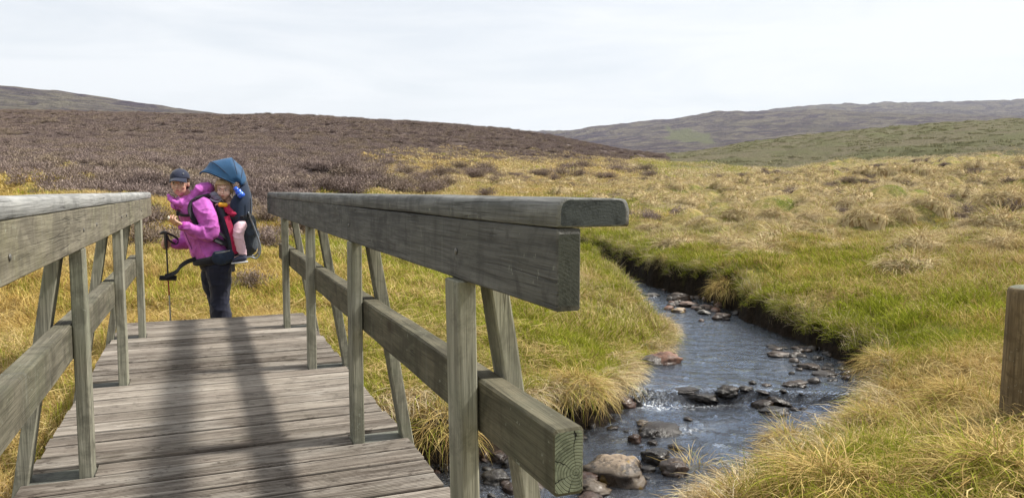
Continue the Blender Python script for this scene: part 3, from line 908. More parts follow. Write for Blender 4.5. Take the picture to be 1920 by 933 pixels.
M_CAPR = wood_mat('cap_shade_tint', 'Y', (0.095, 0.095, 0.09), (0.25, 0.25, 0.24), 0.2, (0.13, 0.14, 0.10), streak=True, crack=0.5)  # right-hand cap: darker copy with its shade painted into the wood
M_MIDR = wood_mat('mid_rail_shade_tint', 'Y', (0.075, 0.068, 0.045), (0.185, 0.165, 0.11), 0.4, (0.07, 0.08, 0.055), streak=True, stain=0.6)  # right-hand mid rail: same wood, darkened to paint in its shade
rail_side(1); rail_side(-1)
# zinc bolt heads further along the left beam
for yy, zz in ((2.05, 0.925), (3.62, 0.935), (5.0, 0.93)):
    bm = bmesh.new()
    bmesh.ops.create_uvsphere(bm, u_segments=10, v_segments=6, radius=0.009)
    for v in bm.verts: v.co = Vector((v.co.x * 0.35, v.co.y, v.co.z)) + Vector((-0.414, yy, zz))
    bpart(obj('bolt', bm, M_ZINC, bridge, True))

# ------------------------------------------------------------------ round gate post at the right edge
def stake():
    cx, cy = 4.87, 3.20
    bm = bmesh.new()
    n = 28; rings = []
    zs = [-0.7, -0.45, -0.2, 0.0, 0.2, 0.35, 0.43, 0.452, 0.462]
    for i, z in enumerate(zs):
        rr = 0.120 - 0.006 * (z + 0.4)
        if i == 7: rr -= 0.004
        if i == 8: rr -= 0.014
        rings.append([bm.verts.new((rr * (1 + 0.02 * math.sin(3 * a + 1) + 0.012 * math.sin(7 * a + z * 3)) * math.cos(a) + 0.012 * z,
                                    rr * (1 + 0.02 * math.sin(3 * a)) * math.sin(a), z + (0.006 * math.cos(a) if i > 6 else 0))) for a in [2 * math.pi * j / n for j in range(n)]])
    for a, b in zip(rings[:-1], rings[1:]):
        for j in range(n): bm.faces.new((a[j], a[(j + 1) % n], b[(j + 1) % n], b[j]))
    f = bm.faces.new(rings[-1]); f.material_index = 1
    bmesh.ops.recalc_face_normals(bm, faces=bm.faces[:])
    m = wood_mat('old_round_post', 'Z', (0.075, 0.050, 0.026), (0.27, 0.20, 0.11), 0.5, (0.06, 0.055, 0.04), stain=0.8)
    o = obj('fence_post', bm, [m, M_ENDZ], None, True)
    o.location = (cx, cy, 0)
    tag(o, 'thick round wooden post standing in the grass at the right edge of the photo', 'post')
stake()
# ------------------------------------------------------------------ stones in and beside the stream
def stone_material(name, dark, light, patch=None, wet=0.35, lichen=None):
    t = NT(name)
    rnd = t.node('ShaderNodeObjectInfo').outputs['Random']
    g = t.node('ShaderNodeNewGeometry').outputs['Position']
    a = t.noise(g, 5, 6, 0.65, 0.5); b = t.noise(g, 28, 6, 0.7); f = t.noise(g, 120, 4, 0.7)
    c = t.mix(t.ramp(a, [(0.35, 0), (0.62, 1)]), dark, light)
    c = t.mix(t.math('MULTIPLY', t.ramp(b, [(0.5, 0), (0.62, 1)]), 0.6), c, tuple(x * 0.45 for x in dark))
    if patch:
        up = t.node('ShaderNodeSeparateXYZ'); t.link(t.node('ShaderNodeNewGeometry').outputs['Normal'], up.inputs[0])
        m = t.math('MULTIPLY', t.ramp(up.outputs[2], [(0.35, 0), (0.6, 1)]), t.ramp(a, [(0.36, 0), (0.44, 1)]))
        c = t.mix(m, c, t.mix(t.ramp(b, [(0.35, 0), (0.65, 1)]), tuple(x * 0.62 for x in patch), patch))
    if lichen: c = t.mix(t.ramp(t.noise(g, 9, 4), [(0.6, 0), (0.66, 1)]), c, lichen)
    c = t.mix(t.math('MULTIPLY', rnd, 0.35), c, (0.07, 0.052, 0.038))
    zz = t.node('ShaderNodeSeparateXYZ'); t.link(g, zz.inputs[0])
    lvl = t.math('ADD', t.math('ADD', zz.outputs[2], 1.0), t.math('MULTIPLY', t.math('SUBTRACT', b, 0.5), 0.10))
    wetm = t.ramp(lvl, [(0.06, 1), (0.14, 0)])
    c = t.mix(wetm, c, t.mix(0.75, c, (0.008, 0.006, 0.004)))
    wet = t.mix(wetm, (wet, wet, wet), (0.15, 0.15, 0.15))
    h = t.math('ADD', b, t.math('MULTIPLY', f, 0.4))
    return t.finish(t.bsdf(c, wet, t.bump(h, 0.7, 0.012), 0.5))
M_ST_BROWN = stone_material('brown_stone', (0.030, 0.020, 0.014), (0.115, 0.072, 0.046))
M_ST_RED = stone_material('red_stone', (0.075, 0.034, 0.020), (0.25, 0.115, 0.065), wet=0.45)
M_ST_PALE = stone_material('pale_stone', (0.09, 0.058, 0.036), (0.19, 0.125, 0.08), patch=(0.56, 0.42, 0.28), wet=0.6, lichen=(0.42, 0.26, 0.04))
M_ST_DARK = stone_material('wet_dark_stone', (0.012, 0.010, 0.008), (0.055, 0.042, 0.032), wet=0.18)
M_ST_PINK = stone_material('pinkish_stone', (0.11, 0.072, 0.055), (0.30, 0.20, 0.155), wet=0.5)
M_ST_GREY = stone_material('grey_stone', (0.05, 0.047, 0.042), (0.18, 0.165, 0.145), wet=0.5)

def rock_mesh(name, seed, sub=4, flat=0.6, blocky=0.5):
    rs = random.Random(seed)
    bm = bmesh.new()
    bmesh.ops.create_icosphere(bm, subdivisions=sub, radius=1.0)
    planes = []
    for _ in range(9):
        v = Vector((rs.gauss(0, 1), rs.gauss(0, 1), rs.gauss(0, 0.8))).normalized()
        planes.append((v, rs.uniform(0.55, 0.9)))
    o = rs.uniform(0, 50)
    for v in bm.verts:
        n = v.co.normalized()
        c = v.co.copy()
        for p, d in planes:       # knock facets off, like broken sandstone
            e = c.dot(p) - d
            if e > 0: c -= p * e * blocky * 1.6 * 0.62
        k = 1 + 0.14 * float(vnoise(np.array([n.x * 1.7 + o]), np.array([n.y * 1.7 + n.z * 2.1]), seed)[0]) + 0.09 * float(vnoise(np.array([n.x * 5 + o]), np.array([n.y * 5 + n.z * 5]), seed + 1)[0]) + 0.05 * float(vnoise(np.array([n.x * 13 + o]), np.array([n.y * 13 + n.z * 13]), seed + 2)[0])
        c *= k
        c.z *= flat
        v.co = c
    me = bpy.data.meshes.new(name); bm.normal_update(); bm.to_mesh(me); bm.free()
    me.polygons.foreach_set('use_smooth', [True] * len(me.polygons))
    return me
_rk = {}
def rock(px, py, wpx, mat, label, group=None, aspect=1.0, tall=0.62, rot=None, seed=0, z=None, sink=0.35, sub=4, xy=None):
    if xy is None:
        p = PZ(px, py, WZ if z is None else z)
        x, y = p.x, p.y
    else: x, y = xy
    d = math.hypot(x, y)
    r = wpx if xy is not None else wpx * d / F_PX / 2 * 1.08
    key = (seed % 7, mat.name, sub)
    if key not in _rk:
        me = rock_mesh('rock', 900 + seed % 7 * 13, sub, 1.0, 0.55); me.materials.append(mat); _rk[key] = me
    o = bpy.data.objects.new('rock', _rk[key]); COL.objects.link(o)
    o.scale = (r, r * aspect, r * tall)
    zz = (float(water_height(np.array([x]), np.array([y]))[0]) if z is None else z)
    o.location = (x, y, zz + r * tall * (1 - 2 * sink) * 0.6)
    o.rotation_euler = (random.Random(seed).uniform(-0.15, 0.15), random.Random(seed + 1).uniform(-0.15, 0.15), -YAW + (rot if rot is not None else random.Random(seed + 2).uniform(-0.4, 0.4)))
    tag(o, label, 'stone', group)
    return o
GS = 'stones in and along the stream'
ROCKS = [
 (1150, 880, 112, M_ST_PALE, 'broad cream-topped boulder in the water just right of the lower rail end', 1.15, 0.62, 0.5, 0),
 (1112, 905, 60, M_ST_PALE, 'yellow-lichened stone against the near side of the cream-topped boulder', 0.9, 0.55, 0, 1),
 (1108, 925, 56, M_ST_RED, 'rusty stone below the yellow-lichened one at the bottom edge', 0.9, 0.5, 0, 2),
 (1095, 893, 55, M_ST_RED, 'orange-brown stone half hidden behind the lower rail end', 1, 0.6, 0, 3),
 (1170, 862, 70, M_ST_BROWN, 'low brown rock behind the cream-topped boulder', 0.8, 0.35, 0.2, 4),
 (1232, 852, 64, M_ST_DARK, 'black wet boulder in midstream above the pink bank stone', 0.8, 0.62, 0, 5),
 (1262, 872, 50, M_ST_PINK, 'pink flat-faced stone at the tip of the near bank', 0.9, 0.85, 0, 6),
 (1190, 815, 26, M_ST_RED, 'small red-topped stone standing alone in midstream', 0.9, 0.95, 0, 0),
 (1268, 828, 28, M_ST_BROWN, 'small flat brown stone awash beside the black boulder', 0.9, 0.4, 0, 1),
 (1240, 798, 88, M_ST_BROWN, 'long low brown rock spreading across midstream', 0.75, 0.28, 0.3, 2),
 (1214, 806, 34, M_ST_DARK, 'dark knob at the front of the long low midstream rock', 0.9, 0.7, 0, 3),
 (1206, 784, 30, M_ST_PALE, 'small cream patch of rock on top of the long low midstream rock', 0.9, 0.45, 0, 4),
 (1225, 818, 22, M_ST_BROWN, 'small brown stone just below the long low midstream rock', 0.9, 0.5, 0, 5),
 (1215, 868, 26, M_ST_DARK, 'dark wet stone between the cream-topped and the black boulder', 0.9, 0.6, 0, 6),
 (1168, 752, 42, M_ST_RED, 'round reddish boulder under the fringe of the grassy spit', 1.0, 0.85, 0, 1),
 (1194, 748, 30, M_ST_DARK, 'dark boulder beside the foaming end of the little step', 1, 0.85, 0, 5),
 (1245, 690, 58, M_ST_RED, 'orange-ended boulder jutting from below the grassy spit', 0.8, 0.55, 0.1, 6),
 (1222, 693, 48, M_ST_DARK, 'shadowed dark stone tucked under the spit beside the orange-ended boulder', 0.9, 0.5, 0, 2),
 (1364, 742, 40, M_ST_DARK, 'black wet rock in the middle of the little step', 0.9, 0.55, 0, 3),
 (1398, 740, 28, M_ST_DARK, 'low wet slab between the black rock and the grey-brown one of the step', 0.9, 0.4, 0, 4),
 (1430, 752, 40, M_ST_BROWN, 'grey-brown rock at the right end of the little step', 0.9, 0.55, 0, 0),
 (1456, 748, 34, M_ST_BROWN, 'brown block behind the right end of the little step', 0.9, 0.5, 0, 1),
 (1452, 764, 62, M_ST_DARK, 'flat dark slab below the right end of the little step', 0.6, 0.25, 0, 2),
 (1318, 745, 70, M_ST_DARK, 'long low dark ledge the water slides over, left half of the little step', 0.45, 0.22, 0.05, 5),
 (1282, 742, 50, M_ST_DARK, 'low dark ledge stone at the left of the little step beside the foam', 0.5, 0.2, 0.1, 6),
 (1490, 735, 44, M_ST_BROWN, 'flat brown stones in the shallows right of the step', 0.7, 0.28, 0, 3),
 (1462, 678, 54, M_ST_BROWN, 'flat brown slab awash near the shaded outer bank', 0.6, 0.22, 0, 4),
 (1520, 700, 46, M_ST_BROWN, 'low brown stone in the shallows of the outer bend', 0.7, 0.25, 0, 5),
 (1545, 714, 40, M_ST_DARK, 'dark stone at the far corner of the outer bend', 0.8, 0.3, 0, 6),
 (1272, 592, 28, M_ST_PALE, 'pale cream stone at the head of the open water', 0.8, 0.5, 0, 0),
 (1320, 596, 22, M_ST_GREY, 'dark grey stone right of the pale one at the head of the open water', 0.8, 0.5, 0, 1),
 (1315, 610, 12, M_ST_PINK, 'tiny pink stone alone in the open water', 0.9, 0.6, 0, 2),
 (1352, 606, 34, M_ST_BROWN, 'brown stones at the foot of the shaded far bank', 0.7, 0.5, 0, 3),
 (1272, 570, 46, M_ST_BROWN, 'long grey-brown boulder on the far shingle bar', 0.5, 0.5, 0, 4),
 (1196, 556, 22, M_ST_PINK, 'rounded pink boulder at the far tip of the spit', 0.9, 0.6, 0, 5),
 (1221, 561, 26, M_ST_GREY, 'flat pale boulder beyond the far tip of the spit', 0.8, 0.35, 0, 6),
 (1244, 551, 8, M_ST_PINK, 'tiny pale stone under the dark far bank', 0.9, 0.7, 0, 0),
 (1295, 581, 40, M_ST_PINK, 'pinkish slab on the near edge of the far shingle bar', 0.6, 0.3, 0.2, 1),
 (1322, 586, 34, M_ST_PINK, 'pale pink slab at the right of the far shingle bar', 0.6, 0.35, 0, 2),
 (1352, 582, 26, M_ST_RED, 'reddish stone at the end of the far shingle bar below the bank', 0.8, 0.5, 0, 3),
 (1382, 598, 22, M_ST_DARK, 'dark stone against the shaded bank right of the shingle bar', 0.9, 0.6, 0, 4),
 (935, 850, 44, M_ST_PINK, 'pinkish boulder seen between the near post and strut under the rail', 1, 0.7, 0, 5),
 (928, 888, 50, M_ST_GREY, 'grey angular boulder below the pinkish one between post and strut', 1, 0.7, 0, 6),
 (960, 905, 40, M_ST_RED, 'brown-red boulder at the bottom edge left of the near strut', 1, 0.7, 0, 0),
 (912, 845, 26, M_ST_RED, 'small reddish stone close to the near right-hand post', 1, 0.7, 0, 1),
 (955, 860, 34, M_ST_DARK, 'dark wet boulder behind the near strut', 1, 0.7, 0, 2),
 (835, 868, 26, M_ST_DARK, 'dark stone under the deck edge below the straw clump', 1, 0.7, 0, 3),
 (818, 873, 16, M_ST_RED, 'small reddish stone under the deck edge', 1, 0.6, 0, 4),
 (1010, 870, 40, M_ST_BROWN, 'brown stone half hidden below the mid rail', 1, 0.6, 0, 5),
 (1085, 812, 30, M_ST_DARK, 'dark stone at the waterline behind the lower rail end', 1, 0.5, 0, 6),
 (1110, 790, 18, M_ST_GREY, 'small grey stone under the straw fringe of the spit', 1, 0.7, 0, 0),
 (1090, 780, 20, M_ST_BROWN, 'small brown stone under the straw fringe of the spit', 1, 0.7, 0, 1),
]
for i, (px, py, w, m, lab, asp, tall, rot, sd) in enumerate(ROCKS):
    rock(px, py, w, m, lab, GS, asp, tall, rot, sd)
def loose_stones():
    g = np.random.default_rng(31)
    mats = [M_ST_BROWN, M_ST_BROWN, M_ST_PINK, M_ST_GREY, M_ST_DARK, M_ST_RED]
    n = 0
    # the shingle bar at the far bend
    for i in range(46):
        px = g.uniform(1250, 1385); py = g.uniform(566, 592)
        rock(px, py, g.uniform(8, 18), mats[g.integers(0, 6)], 'small stone of the shingle bar below the far bank', 'small stones of the shingle bar', g.uniform(0.7, 1), g.uniform(0.4, 0.8), None, int(g.integers(0, 7)), sub=2)
    # along the outer bend and beside the bridge
    for (a, b, c, d, cnt, lab) in ((1440, 1600, 655, 735, 80, 'small wet stone in the shallows of the outer bend'),
                                   (800, 1080, 835, 945, 60, 'small wet stone among the rubble beside the bridge'),
                                   (1130, 1300, 770, 930, 16, 'small wet stone among the midstream boulders'),
                                   (1370, 1520, 725, 760, 12, 'small wet stone along the right end of the step')):
        for i in range(cnt):
            px = g.uniform(a, b); py = g.uniform(c, d)
            p = PZ(px, py, WZ)
            sd = float(stream_sd(np.array([p.x]), np.array([p.y]))[0])
            if sd > 0.12: continue
            if lab.endswith('outer bend') and sd < -0.75: continue
            rock(px, py, g.uniform(7, 24) * (1.3 if 'bridge' in lab else 1), mats[g.integers(0, 6)] if 'bridge' in lab else (M_ST_DARK if g.random() < 0.5 else M_ST_BROWN), lab, 'small ' + lab.split(' ', 2)[2] if False else lab.replace('small wet stone', 'small wet stones'),
                 g.uniform(0.7, 1), g.uniform(0.3, 0.7), None, int(g.integers(0, 7)), sub=2, sink=0.4)
loose_stones()
# ------------------------------------------------------------------ people
# A local frame: x to the woman's back (screen right), y away from the bridge, z up; 1 unit = 1 m
SC = 0.00493
P_D = 7.0
SCX = 0.00459      # the frame is turned square to the line of sight
def W_(px, py, y=0.0):
    """photo-survey point in the walkers' own frame"""
    return Vector(((px - 405) * SCX, y, (652 - py) * SC))
_c = PZ(405, 592, 0)
_f = Vector((math.sin(YAW), math.cos(YAW), 0)); _r = Vector((math.cos(YAW), -math.sin(YAW), 0))
# 7 m ahead of the camera along its heading
WALK = _f * P_D + _r * ((405 - 960) * SC)
WALK_Z = EYE - (652 - 356) * SC
WALK_ROT = -YAW + math.atan((960 - 405) / F_PX)

def loft(bm, rings, n=20, cap=True):
    """rings: (centre, axis direction, semi-axis a along u, semi-axis b along v, u)"""
    vs = []
    for c, d, a, b, u in rings:
        d = Vector(d).normalized(); u = (Vector(u) - d * Vector(u).dot(d)).normalized(); v = d.cross(u)
        vs.append([bm.verts.new(Vector(c) + u * a * math.cos(t) + v * b * math.sin(t)) for t in [2 * math.pi * k / n for k in range(n)]])
    for p, q in zip(vs[:-1], vs[1:]):
        for k in range(n): bm.faces.new((p[k], p[(k + 1) % n], q[(k + 1) % n], q[k]))
    if cap:
        bm.faces.new(list(reversed(vs[0]))); bm.faces.new(vs[-1])

def limb(bm, pts, radii, n=16, squash=1.0, u=(0, 1, 0), ball=True):
    """smooth tapering tube through the points with rounded ends"""
    pts = [Vector(p) for p in pts]
    dense = []; rad = []
    m = len(pts)
    for i in range(m - 1):
        p0 = pts[max(i - 1, 0)]; p1 = pts[i]; p2 = pts[i + 1]; p3 = pts[min(i + 2, m - 1)]
        for k in range(6):
            t = k / 6
            dense.append(0.5 * ((2 * p1) + (p2 - p0) * t + (2 * p0 - 5 * p1 + 4 * p2 - p3) * t * t + (-p0 + 3 * p1 - 3 * p2 + p3) * t ** 3))
            rad.append(radii[i] + (radii[i + 1] - radii[i]) * t)
    dense.append(pts[-1]); rad.append(radii[-1])
    rings = []
    d0 = (dense[1] - dense[0]).normalized(); d1 = (dense[-1] - dense[-2]).normalized()
    if ball:
        for a in (80, 50, 25):
            rings.append((dense[0] - d0 * rad[0] * math.sin(R_(a)) * 0.8, d0, rad[0] * math.cos(R_(a)), rad[0] * math.cos(R_(a)) * squash, u))
    for i, (p, r) in enumerate(zip(dense, rad)):
        d = dense[min(i + 1, len(dense) - 1)] - dense[max(i - 1, 0)]
        rings.append((p, d, r, r * squash, u))
    if ball:
        for a in (25, 50, 80):
            rings.append((dense[-1] + d1 * rad[-1] * math.sin(R_(a)) * 0.8, d1, rad[-1] * math.cos(R_(a)), rad[-1] * math.cos(R_(a)) * squash, u))
    loft(bm, rings, n)

def ball(bm, c, r, seg=16, rot=None):
    r = (r, r, r) if isinstance(r, (int, float)) else r
    ret = bmesh.ops.create_uvsphere(bm, u_segments=seg, v_segments=seg // 2 + 2, radius=1.0)
    M = rot.to_matrix() if rot is not None else Matrix.Identity(3)
    for v in ret['verts']:
        v.co = Vector(c) + M @ Vector((v.co.x * r[0], v.co.y * r[1], v.co.z * r[2]))

def fuse(name, bm, voxel, mat, parent, smooth=6, folds=0.0, fscale=9.0, seed=0, vertical=1.0, warp=None):
    """melt overlapping closed shapes into one continuous skin"""
    me = bpy.data.meshes.new(name); bm.normal_update(); bm.to_mesh(me); bm.free()
    tmp = bpy.data.objects.new('tmp', me); COL.objects.link(tmp)
    md = tmp.modifiers.new('r', 'REMESH'); md.mode = 'VOXEL'; md.voxel_size = voxel; md.use_smooth_shade = True
    if smooth:
        sm = tmp.modifiers.new('s', 'SMOOTH'); sm.factor = 0.5; sm.iterations = smooth
    dg = bpy.context.evaluated_depsgraph_get(); dg.update()
    out = bpy.data.meshes.new_from_object(tmp.evaluated_get(dg))
    bpy.data.objects.remove(tmp); bpy.data.meshes.remove(me)
    n = len(out.vertices)
    co = np.empty(n * 3, dtype=np.float32); out.vertices.foreach_get('co', co); co = co.reshape(-1, 3)
    no = np.empty(n * 3, dtype=np.float32); out.vertices.foreach_get('normal', no); no = no.reshape(-1, 3)
    if folds:
        x, y, z = co[:, 0].astype(float), co[:, 1].astype(float), co[:, 2].astype(float)
        w = 1 - np.abs(vnoise(x * fscale + z * fscale * 0.5 * vertical + 3 * seed, z * fscale * vertical - y * fscale * 0.7, 200 + seed))
        w2 = 1 - np.abs(vnoise(x * fscale * 2.1 - z * fscale, z * fscale * 1.7 + y * fscale, 210 + seed))
        co = co + no * (folds * ((w ** 3 - 0.35) + 0.45 * (w2 ** 3 - 0.35)))[:, None]
    if warp is not None: co = warp(co, no)
    out.vertices.foreach_set('co', co.astype(np.float32).ravel())
    out.polygons.foreach_set('use_smooth', np.ones(len(out.polygons), dtype=bool))
    out.update()
    out.materials.clear()
    return link_mesh(name, out, mat, parent)

def ribbon(name, pts, width, thick, mat, parent, wdir=(0, 1, 0), smooth=True):
    """flat webbing strap through points"""
    bm = bmesh.new()
    pts = [Vector(p) for p in pts]
    dense = []
    m = len(pts)
    for i in range(m - 1):
        p0 = pts[max(i - 1, 0)]; p1 = pts[i]; p2 = pts[i + 1]; p3 = pts[min(i + 2, m - 1)]
        for k in range(6):
            t = k / 6
            dense.append(0.5 * ((2 * p1) + (p2 - p0) * t + (2 * p0 - 5 * p1 + 4 * p2 - p3) * t * t + (-p0 + 3 * p1 - 3 * p2 + p3) * t ** 3))
    dense.append(pts[-1])
    rings = []
    for i, p in enumerate(dense):
        d = (dense[min(i + 1, len(dense) - 1)] - dense[max(i - 1, 0)]).normalized()
        wd = wdir(i / (len(dense) - 1)) if callable(wdir) else wdir
        w = Vector(wd); w = (w - d * w.dot(d)).normalized(); nn = d.cross(w)
        rings.append([bm.verts.new(p + w * a * width / 2 + nn * b * thick / 2) for a, b in ((1, 1), (-1, 1), (-1, -1), (1, -1))])
    for a, b in zip(rings[:-1], rings[1:]):
        for j in range(4): bm.faces.new((a[j], a[(j + 1) % 4], b[(j + 1) % 4], b[j]))
    bm.faces.new(list(reversed(rings[0]))); bm.faces.new(rings[-1])
    bmesh.ops.recalc_face_normals(bm, faces=bm.faces[:])
    return obj(name, bm, mat, parent, False)

def tube(name, pts, radii, mat, parent, n=10, u=(0, 1, 0)):
    bm = bmesh.new()
    if isinstance(radii, (int, float)): radii = [radii] * len(pts)
    limb(bm, pts, radii, n, u=u)
    bmesh.ops.recalc_face_normals(bm, faces=bm.faces[:])
    return obj(name, bm, mat, parent, True)

def boxy(name, c, size, mat, parent, rot=None, bev=0.006, segs=2):
    bm = bmesh.new()
    bmesh.ops.create_cube(bm, size=1.0)
    for v in bm.verts: v.co = Vector((v.co.x * size[0], v.co.y * size[1], v.co.z * size[2]))
    bmesh.ops.bevel(bm, geom=bm.edges[:], offset=min(bev, min(size) * 0.45), segments=segs, affect='EDGES', profile=0.7)
    M = rot.to_matrix() if rot is not None else Matrix.Identity(3)
    for v in bm.verts: v.co = M @ v.co + Vector(c)
    return obj(name, bm, mat, parent, True)

# materials
def skin_mat(name, base, blush):
    t = NT(name)
    p = t.pos(src='Object')
    n = t.noise(p, 30, 4, 0.6); b = t.noise(p, 9, 3, 0.5)
    c = t.mix(t.ramp(b, [(0.4, 0), (0.65, 0.7)]), base, blush)
    c = t.mix(t.ramp(n, [(0.3, 0.25), (0.7, 0.0)]), c, tuple(x * 0.7 for x in base))
    return t.finish(t.bsdf(c, 0.5, None, 0.35))
def cloth_mat(name, col, rough=0.75, weave=0.15, sheen=0.15, spec=0.25, var=0.15):
    t = NT(name)
    p = t.pos(src='Object')
    a = t.noise(p, 12, 5, 0.6, 0.3)
    c = t.mix(t.ramp(a, [(0.35, 0), (0.7, 1)]), tuple(x * (1 - var) for x in col), tuple(min(1, x * (1 + var)) for x in col))
    return t.finish(t.bsdf(c, rough, t.bump(t.noise(p, 600, 2), weave, 0.001), spec, 0, sheen))
M_SKIN = skin_mat('skin', (0.62, 0.39, 0.28), (0.62, 0.31, 0.22))
M_SKINC = skin_mat('child_skin', (0.76, 0.52, 0.41), (0.76, 0.40, 0.32))
M_JACKET = cloth_mat('magenta_shell', (0.50, 0.11, 0.47), 0.65, 0.1, 0.1, 0.3, 0.22)
M_JACKETD = cloth_mat('magenta_lining', (0.42, 0.05, 0.36), 0.6)
M_NAVY = cloth_mat('navy_trousers', (0.012, 0.014, 0.030), 0.8)
M_CAPN = cloth_mat('navy_cap', (0.020, 0.025, 0.050), 0.8)
M_BLACK = cloth_mat('black_webbing', (0.012, 0.012, 0.017), 0.7)
M_BLUE = cloth_mat('blue_canopy', (0.020, 0.075, 0.165), 0.6, 0.1, 0.1)
M_NAVYD = cloth_mat('dark_navy_side', (0.014, 0.026, 0.055), 0.65)
M_SLATE = cloth_mat('slate_bag', (0.035, 0.045, 0.062), 0.7)
M_CRIM = cloth_mat('crimson_fabric', (0.42, 0.018, 0.075), 0.7)
M_PINK = cloth_mat('pale_pink_leggings', (0.76, 0.52, 0.60), 0.8)
M_HAIR = simple_mat('brown_hair', (0.055, 0.032, 0.018), 0.5, 0.4, var=0.4, vscale=60)
M_HAIRC = simple_mat('fair_hair', (0.42, 0.29, 0.16), 0.55, 0.4, var=0.35, vscale=60)
M_LIP = simple_mat('lips', (0.45, 0.16, 0.14), 0.45)
M_EYE = simple_mat('eyes', (0.02, 0.015, 0.012), 0.2, 0.6)
M_EYEW = simple_mat('eye_whites', (0.62, 0.60, 0.58), 0.3, 0.5)
M_BROW = simple_mat('brows', (0.07, 0.04, 0.025), 0.8)
M_METAL = simple_mat('tube_metal', (0.30, 0.32, 0.36), 0.3, 0.5, 0.8)
M_POLE = simple_mat('pole_dark', (0.02, 0.02, 0.022), 0.4, 0.5)
M_POLER = simple_mat('pole_red', (0.28, 0.03, 0.025), 0.4, 0.5)
M_POLEG = simple_mat('pole_grey', (0.33, 0.34, 0.33), 0.4, 0.5, 0.5)
M_YELL = simple_mat('yellow_plastic', (0.75, 0.38, 0.02), 0.4, 0.5)
M_BOTTLE = simple_mat('blue_plastic', (0.02, 0.11, 0.62), 0.25, 0.6)
M_BOTTLEL = simple_mat('light_blue_plastic', (0.10, 0.30, 0.75), 0.3, 0.6)
M_GREYC = cloth_mat('grey_felt', (0.19, 0.18, 0.23), 0.9)
M_SHOE = simple_mat('navy_shoe', (0.045, 0.05, 0.085), 0.7)
M_SOLE = simple_mat('shoe_sole', (0.55, 0.55, 0.58), 0.6)
M_BOOT = simple_mat('boot_leather', (0.05, 0.035, 0.025), 0.7)
M_WHITE = simple_mat('white_morsel', (0.75, 0.70, 0.6), 0.6)
M_ZIP = simple_mat('zip', (0.10, 0.015, 0.10), 0.5)

def place(root):
    root.location = (WALK.x, WALK.y, WALK_Z); root.rotation_euler = (0, 0, WALK_ROT)
    return root

def head(bm, c, rx, ry, rz, q, nose=1.0):
    """skull, cheeks, jaw, nose, ears; looks along local -y, q turns it"""
    def at(x, y, z): return Vector(c) + q @ Vector((x, y, z))
    ball(bm, at(0, 0.012 * rz / 0.11, 0.02 * rz / 0.11), (rx, ry, rz * 0.88), 24, q)
    ball(bm, at(0, -0.25 * ry, -0.42 * rz), (rx * 0.74, ry * 0.70, rz * 0.60), 20, q)
    ball(bm, at(0, -0.50 * ry, -0.84 * rz), (rx * 0.32, ry * 0.26, rz * 0.17), 14, q)
    for s in (-1, 1):
        ball(bm, at(s * rx * 0.45, -0.62 * ry, -0.28 * rz), (rx * 0.34, ry * 0.26, rz * 0.24), 14, q)     # cheek
        ball(bm, at(s * rx * 0.98, 0.05 * ry, -0.10 * rz), (rx * 0.12, ry * 0.20, rz * 0.24), 12, q)      # ear
    ball(bm, at(0, -0.90 * ry, 0.22 * rz), (rx * 0.62, ry * 0.10, rz * 0.10), 12, q)                       # brow ridge
    ball(bm, at(0, -1.02 * ry, -0.16 * rz), (rx * 0.12 * nose, ry * 0.13, rz * 0.20), 12, q)               # nose bridge
    ball(bm, at(0, -1.10 * ry, -0.30 * rz), (rx * 0.19 * nose, ry * 0.13, rz * 0.10), 12, q)               # nose tip
    ball(bm, at(0, -0.93 * ry, -0.56 * rz), (rx * 0.30, ry * 0.10, rz * 0.10), 12, q)                      # mouth

def face_parts(root, c, rx, ry, rz, q, lip=M_LIP):
    def at(x, y, z): return Vector(c) + q @ Vector((x, y, z))
    for s in (-1, 1):
        bm = bmesh.new(); ball(bm, at(s * rx * 0.40, -0.895 * ry, 0.03 * rz), (rx * 0.155, ry * 0.07, rz * 0.062), 12, q); e = obj('eye', bm, M_EYEW, root, True)
        bm = bmesh.new(); ball(bm, at(s * rx * 0.40, -0.945 * ry, 0.03 * rz), (rx * 0.075, ry * 0.05, rz * 0.058), 10, q); obj('iris', bm, M_EYE, e, True)
        tube('eyebrow', [at(s * rx * 0.18, -0.99 * ry, 0.20 * rz), at(s * rx * 0.42, -0.96 * ry, 0.245 * rz), at(s * rx * 0.64, -0.80 * ry, 0.19 * rz)], [0.0028 * rz / 0.11, 0.003 * rz / 0.11, 0.0015 * rz / 0.11], M_BROW, root, 8)
    bm = bmesh.new()
    ball(bm, at(0, -1.02 * ry, -0.52 * rz), (rx * 0.27, ry * 0.035, rz * 0.030), 12, q)
    ball(bm, at(0, -1.01 * ry, -0.585 * rz), (rx * 0.21, ry * 0.04, rz * 0.038), 12, q)
    obj('lips', bm, lip, root, True)

